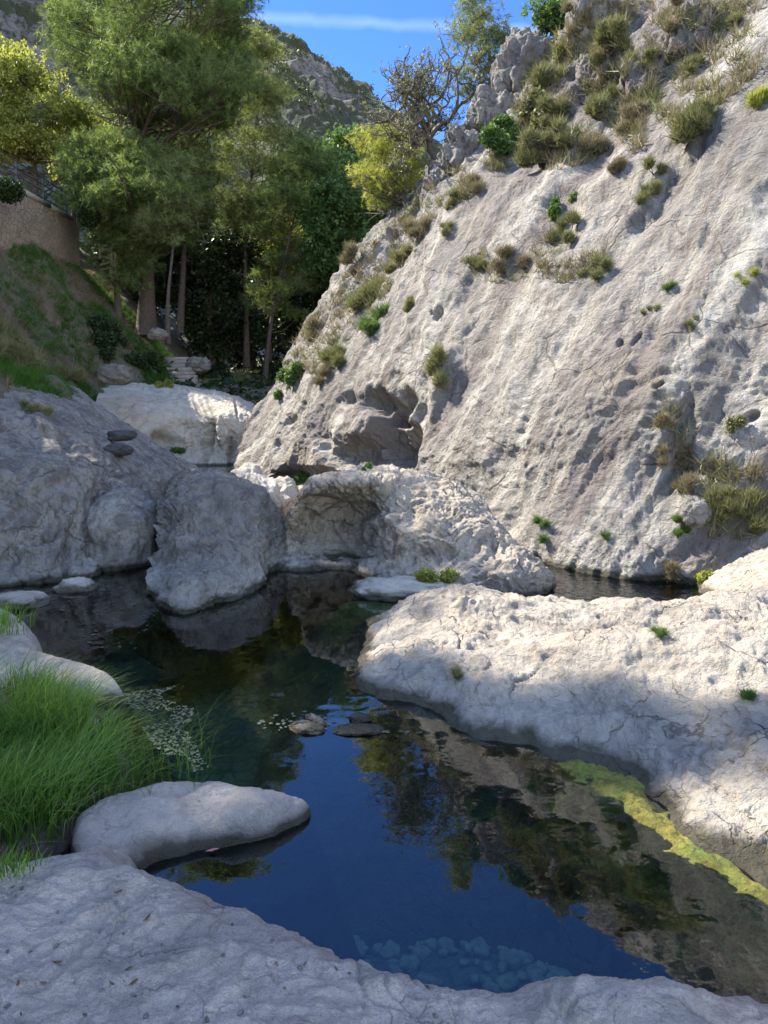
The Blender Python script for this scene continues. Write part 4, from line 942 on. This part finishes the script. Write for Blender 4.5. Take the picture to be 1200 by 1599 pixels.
S = [
 (1085, 175, 92, 78, 'olive', 'spray', 'big rounded olive bush high on the cliff near the right edge'),
 (880, 320, 40, 34, 'gleaf', 'leaf', 'small green bush on the upper cliff face, above an olive one'),
 (882, 355, 62, 48, 'olive', 'spray', 'olive bush directly below the small green one on the upper cliff'),
 (800, 400, 66, 34, 'dry', 'spray', 'brown dry bush on a ledge of the middle cliff'),
 (742, 415, 40, 26, 'olive', 'spray', 'small olive bush left of the brown dry bush'),
 (932, 412, 50, 44, 'olive', 'spray', 'grassy olive bush right of the brown dry bush'),
 (1052, 448, 26, 18, 'gleaf', 'spray', 'tiny dark tuft on the bare right face, upper of a pair'),
 (1018, 475, 26, 18, 'olive', 'spray', 'tiny green tuft on the bare right face, lower of a pair'),
 (683, 560, 36, 62, 'olive', 'spray', 'hanging olive bush on the cliff above the cave hollow'),
 (572, 450, 90, 60, 'olive', 'spray', 'large olive bush on the left shoulder of the cliff'),
 (585, 492, 66, 50, 'gleaf', 'spray', 'bright green bush just below the large olive shoulder bush'),
 (528, 545, 60, 50, 'olive', 'spray', 'olive bush on the cliff nose left of the bright green bush'),
 (497, 500, 52, 50, 'dry', 'spray', 'straw-coloured bush at the left rim of the cliff nose'),
 (452, 588, 44, 46, 'gleaf', 'leaf', 'leafy green bush low at the foot of the cliff nose'),
 (510, 570, 40, 44, 'dry', 'spray', 'dry bush between the green foot bush and the olive nose bush'),
 (620, 400, 56, 50, 'olive', 'spray', 'olive bush below the yellow-green cliff tree'),
 (560, 400, 44, 44, 'dry', 'spray', 'dry bush on the rim left of the yellow-green cliff tree'),
 (655, 345, 60, 40, 'dry', 'spray', 'dry bush at the root of the yellow-green cliff tree'),
 (715, 310, 40, 26, 'olive', 'spray', 'low olive bush under the bare tree'),
 (740, 285, 44, 34, 'dry', 'spray', 'brownish bush just right of the bare tree foot'),
 (800, 205, 80, 60, 'gleaf', 'leaf', 'leafy green bush in the gully right of the young pine'),
 (850, 220, 80, 60, 'olive', 'spray', 'wide olive bush in the middle of the gully'),
 (905, 215, 70, 50, 'dry', 'spray', 'brown scrub in the gully below the upper rocks'),
 (862, 95, 60, 70, 'olive', 'spray', 'olive bush under the dark green skyline shrub'),
 (835, 150, 50, 60, 'olive', 'leaf', 'bush on the shaded rock step right of the young pine'),
 (880, 165, 70, 50, 'olive', 'spray', 'olive scrub at the centre of the upper gully'),
 (945, 150, 60, 50, 'olive', 'spray', 'greyish bush among the upper rocks'),
 (985, 178, 64, 44, 'dry', 'spray', 'brown scrub beside the big rounded olive bush'),
 (950, 60, 60, 60, 'olive', 'spray', 'olive bush high among the top rocks'),
 (1010, 75, 60, 40, 'olive', 'spray', 'scrub patch high up, left of the top right corner'),
 (1060, 20, 50, 34, 'dry', 'spray', 'dark dry tuft at the very top of the cliff'),
 (1100, 95, 60, 34, 'olive', 'spray', 'sparse scrub above the big rounded olive bush'),
 (1190, 140, 26, 50, 'yleaf', 'spray', 'yellowish tuft at the right edge high up'),
 (1012, 300, 30, 40, 'olive', 'spray', 'thin olive tuft in the diagonal groove, lower'),
 (1025, 268, 30, 36, 'olive', 'spray', 'thin olive tuft in the diagonal groove, upper'),
 (975, 255, 44, 30, 'dry', 'spray', 'dry tuft at the end of the gully band'),
 (1040, 650, 36, 40, 'dry', 'spray', 'dry tuft in the crevice, right part of the cliff'),
 (1048, 690, 44, 46, 'dry', 'spray', 'darker tuft lower in the same crevice'),
 (1075, 740, 40, 34, 'dry', 'spray', 'dry tuft at the bottom of the crevice'),
 (1148, 790, 100, 70, 'olive', 'spray', 'large rough grassy bush low on the right of the cliff'),
 (1125, 770, 50, 60, 'olive', 'spray', 'tall grassy tuft leaning left of the large rough bush'),
 (1072, 815, 34, 30, 'gleaf', 'spray', 'small green bush beside a loose block low on the cliff'),
 (1110, 880, 50, 44, 'yleaf', 'leaf', 'yellow-green bush just above the narrow channel'),
 (1062, 890, 36, 34, 'dry', 'spray', 'brown tuft at the waterline of the narrow channel'),
 (845, 822, 30, 30, 'gleaf', 'spray', 'small spiky green plant at the foot of the smooth face'),
 (948, 838, 12, 18, 'gleaf', 'spray', 'tiny green plant on the foot of the smooth face'),
 (685, 895, 56, 34, 'yleaf', 'leaf', 'yellow-green plant at the foot of the arched boulder'),
 (1030, 985, 22, 14, 'gleaf', 'spray', 'green tuft in a crack of the sunlit bank'),
 (1172, 1082, 36, 14, 'gleaf', 'spray', 'flat green tuft at the right edge of the sunlit bank'),
 (718, 1047, 22, 14, 'olive', 'spray', 'small tuft in the shade edge of the sunlit bank'),
 (570, 727, 30, 14, 'gleaf', 'leaf', 'pale leafy plant in the cave mouth behind the arched boulder'),
 (470, 742, 50, 26, 'gleaf', 'leaf', 'creeping plant at the waterline under the cliff nose'),
 (257, 598, 30, 22, 'yleaf', 'leaf', 'pale green bush on top of the sunlit ledge'),
 (56, 632, 36, 30, 'olive', 'spray', 'grey-green herb on the left rock shelf'),
 (268, 700, 34, 16, 'gleaf', 'leaf', 'dark green moss cushion at the foot of the sunlit ledge'),
 (10, 520, 90, 120, 'olive', 'spray', 'tall grey-green bush at the left edge above the shelf'),
 (100, 575, 70, 50, 'olive', 'spray', 'low scrub at the foot of the left bank'),
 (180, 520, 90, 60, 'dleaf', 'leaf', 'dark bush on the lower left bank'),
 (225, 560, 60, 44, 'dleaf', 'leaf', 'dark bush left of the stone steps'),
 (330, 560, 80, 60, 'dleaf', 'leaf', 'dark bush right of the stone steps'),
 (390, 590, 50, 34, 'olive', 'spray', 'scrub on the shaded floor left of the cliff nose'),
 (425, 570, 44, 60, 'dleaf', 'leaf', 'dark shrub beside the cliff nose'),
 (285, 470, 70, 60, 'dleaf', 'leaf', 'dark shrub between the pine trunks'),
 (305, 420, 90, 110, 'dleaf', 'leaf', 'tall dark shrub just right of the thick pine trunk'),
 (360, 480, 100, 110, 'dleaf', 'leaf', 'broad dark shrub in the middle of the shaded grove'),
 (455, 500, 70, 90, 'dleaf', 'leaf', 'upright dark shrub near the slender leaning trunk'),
 (1165, 430, 26, 20, 'yleaf', 'spray', 'small yellowish tuft near the right edge at mid height'),
 (1145, 660, 26, 26, 'olive', 'leaf', 'small leafy tuft near the right edge above the large rough bush'),
 (1078, 500, 18, 18, 'olive', 'spray', 'sparse tuft under the tiny pair on the bare right face'),
 (905, 20, 44, 50, 'dry', 'spray', 'dry grass on the skyline beside the dark green shrub'),
 (1130, 35, 60, 30, 'olive', 'spray', 'scrub among the topmost rocks near the right corner'),
 (640, 470, 26, 30, 'olive', 'spray', 'small olive tuft on the rim of the smooth face'),
 (700, 355, 24, 26, 'olive', 'spray', 'small tuft on the pale rib below the bare tree'),
]
for k, (px, py, w, h, mt, kd, lb) in enumerate(S):
    shrub(px, py, w, h, mt, kd, lb, seed=k)
def cliff_tufts(name, polys, n, s0, s1, mat, kind, label, seed, drop_=0.0):
    rng = np.random.RandomState(seed); cs = []
    for poly, fr in polys:
        pa = np.array(poly); k = 0; m_ = int(n*fr); tries = 0
        while k < m_ and tries < m_*6:
            tries += 1
            px, py = rng.uniform(pa[:, 0].min(), pa[:, 0].max()), rng.uniform(pa[:, 1].min(), pa[:, 1].max())
            if polydist(np.array([px]), np.array([py]), poly)[0] < 0 or noise(np.array([[px/42, py/42, seed]]), 3)[0] < -.02: continue
            h = pick(px, py)
            if h is None: continue
            cs.append(tuple(h[0])); k += 1
    cs = np.array(cs); v, f, t = tufts(cs, rng.uniform(s0, s1, len(cs)), kind, seed, upright=True)
    tag(mesh_np(name, v, f, M[mat], smooth=False, attr=t), label, 'grass', kind='stuff')
GUL = [(690, 300), (760, 250), (800, 170), (850, 60), (930, 0), (1000, 0), (940, 100), (1060, 150), (1000, 235), (900, 260), (780, 280)]
NOSE = [(440, 560), (500, 480), (560, 400), (650, 300), (720, 260), (760, 290), (680, 340), (630, 420), (580, 500), (500, 580), (455, 600)]
TOPR = [(950, 60), (1000, 0), (1200, 0), (1200, 110), (1100, 180), (1030, 200), (960, 140)]
CREV = [(1020, 620), (1060, 630), (1080, 700), (1200, 740), (1200, 830), (1120, 850), (1060, 760)]
MIDC = [(700, 400), (860, 370), (960, 400), (900, 440), (760, 440)]
cliff_tufts('cliff_grass', [(GUL, .36), (NOSE, .34), (TOPR, .2), (CREV, .06), (MIDC, .04)], 1500, .10, .34, 'dry', 'spray', 'dry straw-coloured grass tufts in the cliff gullies', 71)
cliff_tufts('cliff_scrub', [(GUL, .40), (NOSE, .34), (TOPR, .16), (CREV, .06), (MIDC, .04)], 1100, .10, .32, 'olive', 'spray', 'low olive scrub in the cliff gullies', 72)
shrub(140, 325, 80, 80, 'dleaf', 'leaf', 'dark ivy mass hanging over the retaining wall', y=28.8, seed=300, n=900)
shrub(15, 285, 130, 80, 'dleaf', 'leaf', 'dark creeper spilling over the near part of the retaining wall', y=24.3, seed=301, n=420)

# ------------------------------------------------------------------ green cover of the left bank and hillside scrub
rs = np.random.RandomState(21)
def scatter_surface(n, xr, yr, cond):
    X = rs.uniform(xr[0], xr[1], n); Y = rs.uniform(yr[0], yr[1], n); Z = zg(X, Y); k = cond(X, Y, Z); return np.stack([X, Y, Z], -1)[k]
c = scatter_surface(26000, (-12.6, -7.2), (8, 33), lambda X, Y, Z: (noise(np.stack([X, Y, Z], -1)*.5, 44) > -.12))
v, f, t = tufts(c, rs.uniform(.12, .30, len(c)), 'spray', 45, upright=True)
tag(mesh_np('bank_grass', v, f, M['grass'], smooth=False, attr=t*.15), 'green grass and creepers covering the steep left bank', 'grass', kind='stuff')
c = scatter_surface(9000, (-12.6, -6.4), (5, 34), lambda X, Y, Z: (noise(np.stack([X, Y, Z], -1)*.5, 44) < -.02) & (Z > .8))
v, f, t = tufts(c, rs.uniform(.15, .34, len(c)), 'spray', 46, upright=True)
tag(mesh_np('bank_scrub', v, f, M['dry'], smooth=False, attr=t*.5), 'brown dry undergrowth on the lower left bank', 'undergrowth', kind='stuff')
c = scatter_surface(5000, (-9, 3), (26.5, 60), lambda X, Y, Z: Z > 1.6)
v, f, t = tufts(c, rs.uniform(.2, .5, len(c)), 'leaf', 47)
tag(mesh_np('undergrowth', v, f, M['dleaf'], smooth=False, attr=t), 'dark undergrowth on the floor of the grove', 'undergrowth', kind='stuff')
def hill_scrub(HV, n, s, label, seed):
    rng = np.random.RandomState(seed); a, b = HV.shape[:2]
    i = rng.randint(20, int(a*.8), n*3); j = rng.randint(0, b, n*3); c = HV[i, j]; k = noise(c/30, 88)+.3*noise(c/8, 89) > -.05; c = c[k][:n]
    v, f, t = tufts(c, s*rng.uniform(.5, 1.4, len(c)), 'leaf', seed)
    tag(mesh_np('hillside_scrub', v, f, M['hscrub'], smooth=False, attr=t), label, 'scrub', kind='stuff')
M['hscrub'] = leaf_mat('hill_scrub', (.045, .065, .028), (.10, .12, .055), .2)
hill_scrub(HV1, 9000, 1.25, 'dark scrub dotted over the distant hill', 61)
hill_scrub(HV2, 5000, .8, 'scrub clinging to the steep grey hillside', 62)

# ------------------------------------------------------------------ grass clump in the foreground
def blades(name, base, n, hgt, label, seed, wd=.006, lean=(.25, .55), cat='grass'):
    rng = np.random.RandomState(seed); idx = rng.randint(0, len(base), n); b = base[idx]+rng.normal(size=(n, 3))*[.015, .015, 0]
    a = rng.uniform(0, 2*math.pi, n); d = np.stack([np.cos(a), np.sin(a), 0*a], -1); s = np.stack([-np.sin(a+.6), np.cos(a+.6), 0*a], -1)
    h = hgt(b)*rng.uniform(.55, 1.15, n); ln = rng.uniform(*lean, n)+.25*(rng.rand(n) > .85)
    d = d+np.array([.35, -.1, 0]); K = 5; rows = []
    for k in range(K):
        t = k/(K-1); w = wd*(1-t**1.5)*rng.uniform(.7, 1.3, n)
        c = b+np.array([0, 0, 1.])*(h*(t-.28*ln*t*t*1.6))[:, None]+d*(h*ln*t**2.1)[:, None]
        rows.append(np.stack([c-s*w[:, None]/2, c+s*w[:, None]/2], 1))
    V = np.stack(rows, 1).reshape(-1, 3)
    o = (np.arange(n)*K*2)[:, None, None]; q = np.arange(K-1)[None, :, None]*2
    f = (o+q+np.array([0, 1, 3, 2])[None, None]).reshape(-1, 4)
    tone = np.clip(np.repeat(.5+.25*rng.normal(size=n)+.3*noise(b*4, 5), K*2)+np.tile(np.repeat(np.linspace(-.25, .25, K), 2), n), 0, 1)
    return tag(mesh_np(name, V, f, M['grass'], smooth=False, attr=tone), label, cat, kind='stuff')
g = SODV.reshape(-1, 3); g = g[(g[:, 2] > .03) & (g[:, 0] > -4.2)]
gpx, gpy = proj(g); kk = (gpy > 1085) & (gpy < 1345); g = g[kk]
cl = noise(g*np.array([3.2, 3.2, 0])+5, 91); g = g[cl > -.22]
blades('grass', g, 9500, lambda b: .34+.20*noise(b*1.7, 6)-.14*np.clip(b[:, 0]+1.35, 0, 1)*1.2, 'lush tall green grass clump at the left edge of the pool', 31, .0075, (.3, .75))
bd = blades('dead_grass', g, 900, lambda b: .30+.12*noise(b*1.7, 6), 'straw-coloured dead blades mixed into the green grass clump', 37, .006, (.5, 1.1)); bd.data.materials[0] = M['dry']
tuft2 = np.array([P(10, 1360, z=.5)])+np.random.RandomState(3).normal(size=(60, 3))*[.05, .03, 0]
blades('grass', tuft2, 260, lambda b: .07+0*b[:, 0], 'small green tuft on the foreground ledge at the left edge', 32, .004)
tuft3 = np.array([P(-5, 985, z=.35)])+np.random.RandomState(3).normal(size=(60, 3))*[.10, .10, 0]
blades('grass', tuft3, 260, lambda b: .28+0*b[:, 0], 'grass tuft at the left edge above the rock tongue', 33, .006)
# dry sedge stalks leaning over the water
st = np.array([P(225, 1215, z=.05)])+np.random.RandomState(5).normal(size=(60, 3))*[.15, .15, 0]
blades('sedge', st, 260, lambda b: .42+0*b[:, 0], 'thin arching sedge stalks at the water side of the grass clump', 34, .003, (.5, .9))

# ------------------------------------------------------------------ retaining wall, railing, steps, fence
def box(c, s, rz=0.0, jit=0, rng=None):
    x, y, z = [k/2 for k in s]; v = np.array([(a*x, b*y, d*z) for a in (-1, 1) for b in (-1, 1) for d in (-1, 1)])
    if jit and rng is not None: v = v+rng.uniform(-jit, jit, v.shape)
    co, si = math.cos(rz), math.sin(rz); v = np.stack([v[:, 0]*co-v[:, 1]*si, v[:, 0]*si+v[:, 1]*co, v[:, 2]], -1)+np.array(c)
    f = [(0, 1, 3, 2), (4, 6, 7, 5), (0, 4, 5, 1), (2, 3, 7, 6), (0, 2, 6, 4), (1, 5, 7, 3)]
    return v, f
def wall_mat():
    m, nt = newmat('rubble_wall'); N = NT(nt); pos = N.n('ShaderNodeNewGeometry').outputs['Position']
    v = N.n('ShaderNodeTexVoronoi', {'Vector': pos, 'Scale': 5.0}, feature='DISTANCE_TO_EDGE').outputs[0]
    n1 = N.noise(pos, 1.2, 7, .65); n2 = N.noise(pos, 9, 5, .7)
    c = N.mix(N.ramp(n1, .35, .65), (.42, .33, .24), (.30, .24, .18)); c = N.mix(N.math('MULTIPLY', N.ramp(n2, .45, .7), .5), c, (.16, .13, .10))
    c = N.mix(N.math('MULTIPLY', N.ramp(v, .06, 0), .3), c, (.14, .12, .10))
    b = N.n('ShaderNodeBump', {'Height': N.math('ADD', N.ramp(v, 0, .08), n2), 'Strength': .7, 'Distance': .08})
    d = N.n('ShaderNodeBsdfPrincipled', {'Base Color': c, 'Roughness': .95, 'Normal': b.outputs[0]})
    N.n('ShaderNodeOutputMaterial', {'Surface': d.outputs[0]}); return m
M['wall'] = wall_mat()
M['stone'] = flat_mat('step_stone', (.22, .20, .17), (.34, .31, .27), 5, .9, .04)
M['wood'] = flat_mat('old_wood', (.09, .065, .045), (.15, .11, .08), 14, .9, .02)
M['metal'] = flat_mat('dark_metal', (.05, .05, .055), (.09, .09, .09), 20, .5, .002, .6)
ys = np.linspace(3, 31.6, 240); zs = np.linspace(3.5, 9.0, 60)
Yg, Zg = np.meshgrid(ys, zs, indexing='ij')
Xg = -12.50-.02*(Zg-9)*-1+.035*fbm(np.stack([0*Yg, Yg, Zg], -1)*1.5, 4, 12)
front = np.stack([Xg, Yg, Zg], -1)
topb = np.stack([Xg[:, -1]-.45, ys, np.full(len(ys), 9.02)], -1)
Vw = np.concatenate([front, topb[:, None], np.stack([Xg[:, -1]-.45, ys, np.full(len(ys), 3.5)], -1)[:, None]], 1)
wr = tag(empty('retaining_wall', (-12.5, 17, 7.5)), 'tan stone retaining wall above the grassy left bank', 'wall')
mesh_np('masonry', Vw, gridfaces(Vw.shape[0], Vw.shape[1]), M['wall'], parent=wr, origin=(-12.5, 17, 7.5))
v, f = join([box((-12.72, 3+2.0*k+.98, 9.09), (.56, 1.97, .14)) for k in range(14)]); mesh_np('coping', v, f, M['stone'], smooth=False, parent=wr, origin=(-12.5, 17, 9))
fr = tag(empty('railing', (-12.7, 20, 9.16)), 'dark metal railing along the top of the retaining wall', 'railing')
for k in range(13):
    v, f = join([tube([(-12.72, 7+2.0*k, 9.1), (-12.72, 7+2.0*k, 10.15)], [.04, .04], 6)]); mesh_np('post', v, f, M['metal'], parent=fr, origin=(-12.72, 7+2*k, 9.1))
for z in (9.38, 9.62, 9.86, 10.10):
    v, f = tube([(-12.72, 7, z), (-12.72, 31, z)], [.024, .024], 6); mesh_np('rail', v, f, M['metal'], parent=fr, origin=(-12.72, 7, z))
# stone steps
b0 = np.array(PW(300, 28.0, 2.3)); sr = tag(empty('stone_steps', b0), 'flight of stone steps climbing into the shaded grove', 'steps')
rng = np.random.RandomState(8)
for k in range(9):
    c = (b0[0]-.16*k-.1, b0[1]+.36*k, b0[2]+.02+.155*k)
    v, f = box(c, (1.0, .42, .17), rng.uniform(-.04, .04), .02, rng); mesh_np('step', v, f, M['stone'], smooth=False, parent=sr, origin=c)
v, f = box((b0[0]-1.0, b0[1]+1.7, b0[2]+.3), (.3, 3.6, 1.6), .42); 
# path slab under the steps
v, f = join([box((b0[0]+.1, b0[1]-.5, b0[2]-.12), (1.3, .9, .2), .1, .03, rng)]); mesh_np('landing', v, f, M['stone'], smooth=False, parent=sr, origin=tuple(b0))
# wooden fence by the wall end
fb = np.array(T(168, 432, 29.2)); fr2 = tag(empty('wooden_fence', fb), 'short rustic wooden fence at the end of the retaining wall', 'fence')
for (px, a, b) in ((156, 386, 404), (174, 382, 432), (180, 395, 434)):
    v, f = tube([T(px, b, 29.2), T(px, a, 29.2)], [.07, .06], 7); mesh_np('post', v, f, M['wood'], parent=fr2, origin=fb)
for (x0, y0, x1, y1) in ((154, 388, 176, 391), (154, 400, 176, 404), (156, 414, 180, 407), (156, 422, 180, 416)):
    v, f = tube([T(x0, y0, 29.2), T(x1, y1, 29.2)], [.05, .05], 6); mesh_np('rail', v, f, M['wood'], parent=fr2, origin=fb)
# stones of the shaded bank
for k, (px, y, z, r, lb) in enumerate([(247, 27.5, 4.3, .35, 'whitish stone lying on the dark bank above the steps'), (310, 30, 3.3, .5, 'squared grey block right of the stone steps'), (180, 22, 2.7, .5, 'grey rock at the foot of the left bank')]):
    small_rock('rock', px, y, z, r, r*.7, r*.6, M['grey'], lb, 330+k)
# loose block low on the cliff
h = pick(1087, 798); 
if h is not None: small_rock('rock', 1087, h[0][1]-.05, h[0][2], .16, .15, .17, M['cliff'], 'loose angular block lodged low on the cliff beside the rough bush', 340)
# pink leaf under the arm
lf = np.array(P(332, 1328, z=.01)); v = np.array([(-.035, -.008, 0), (0, -.014, .004), (.035, 0, .01), (0, .012, .004)])+lf
tag(mesh_np('fallen_leaf', v, [(0, 1, 2, 3)], flat_mat('pink_leaf', (.45, .12, .13), (.6, .3, .28), 60), smooth=False, origin=lf), 'small pinkish leaf floating under the curling rock arm', 'leaf')
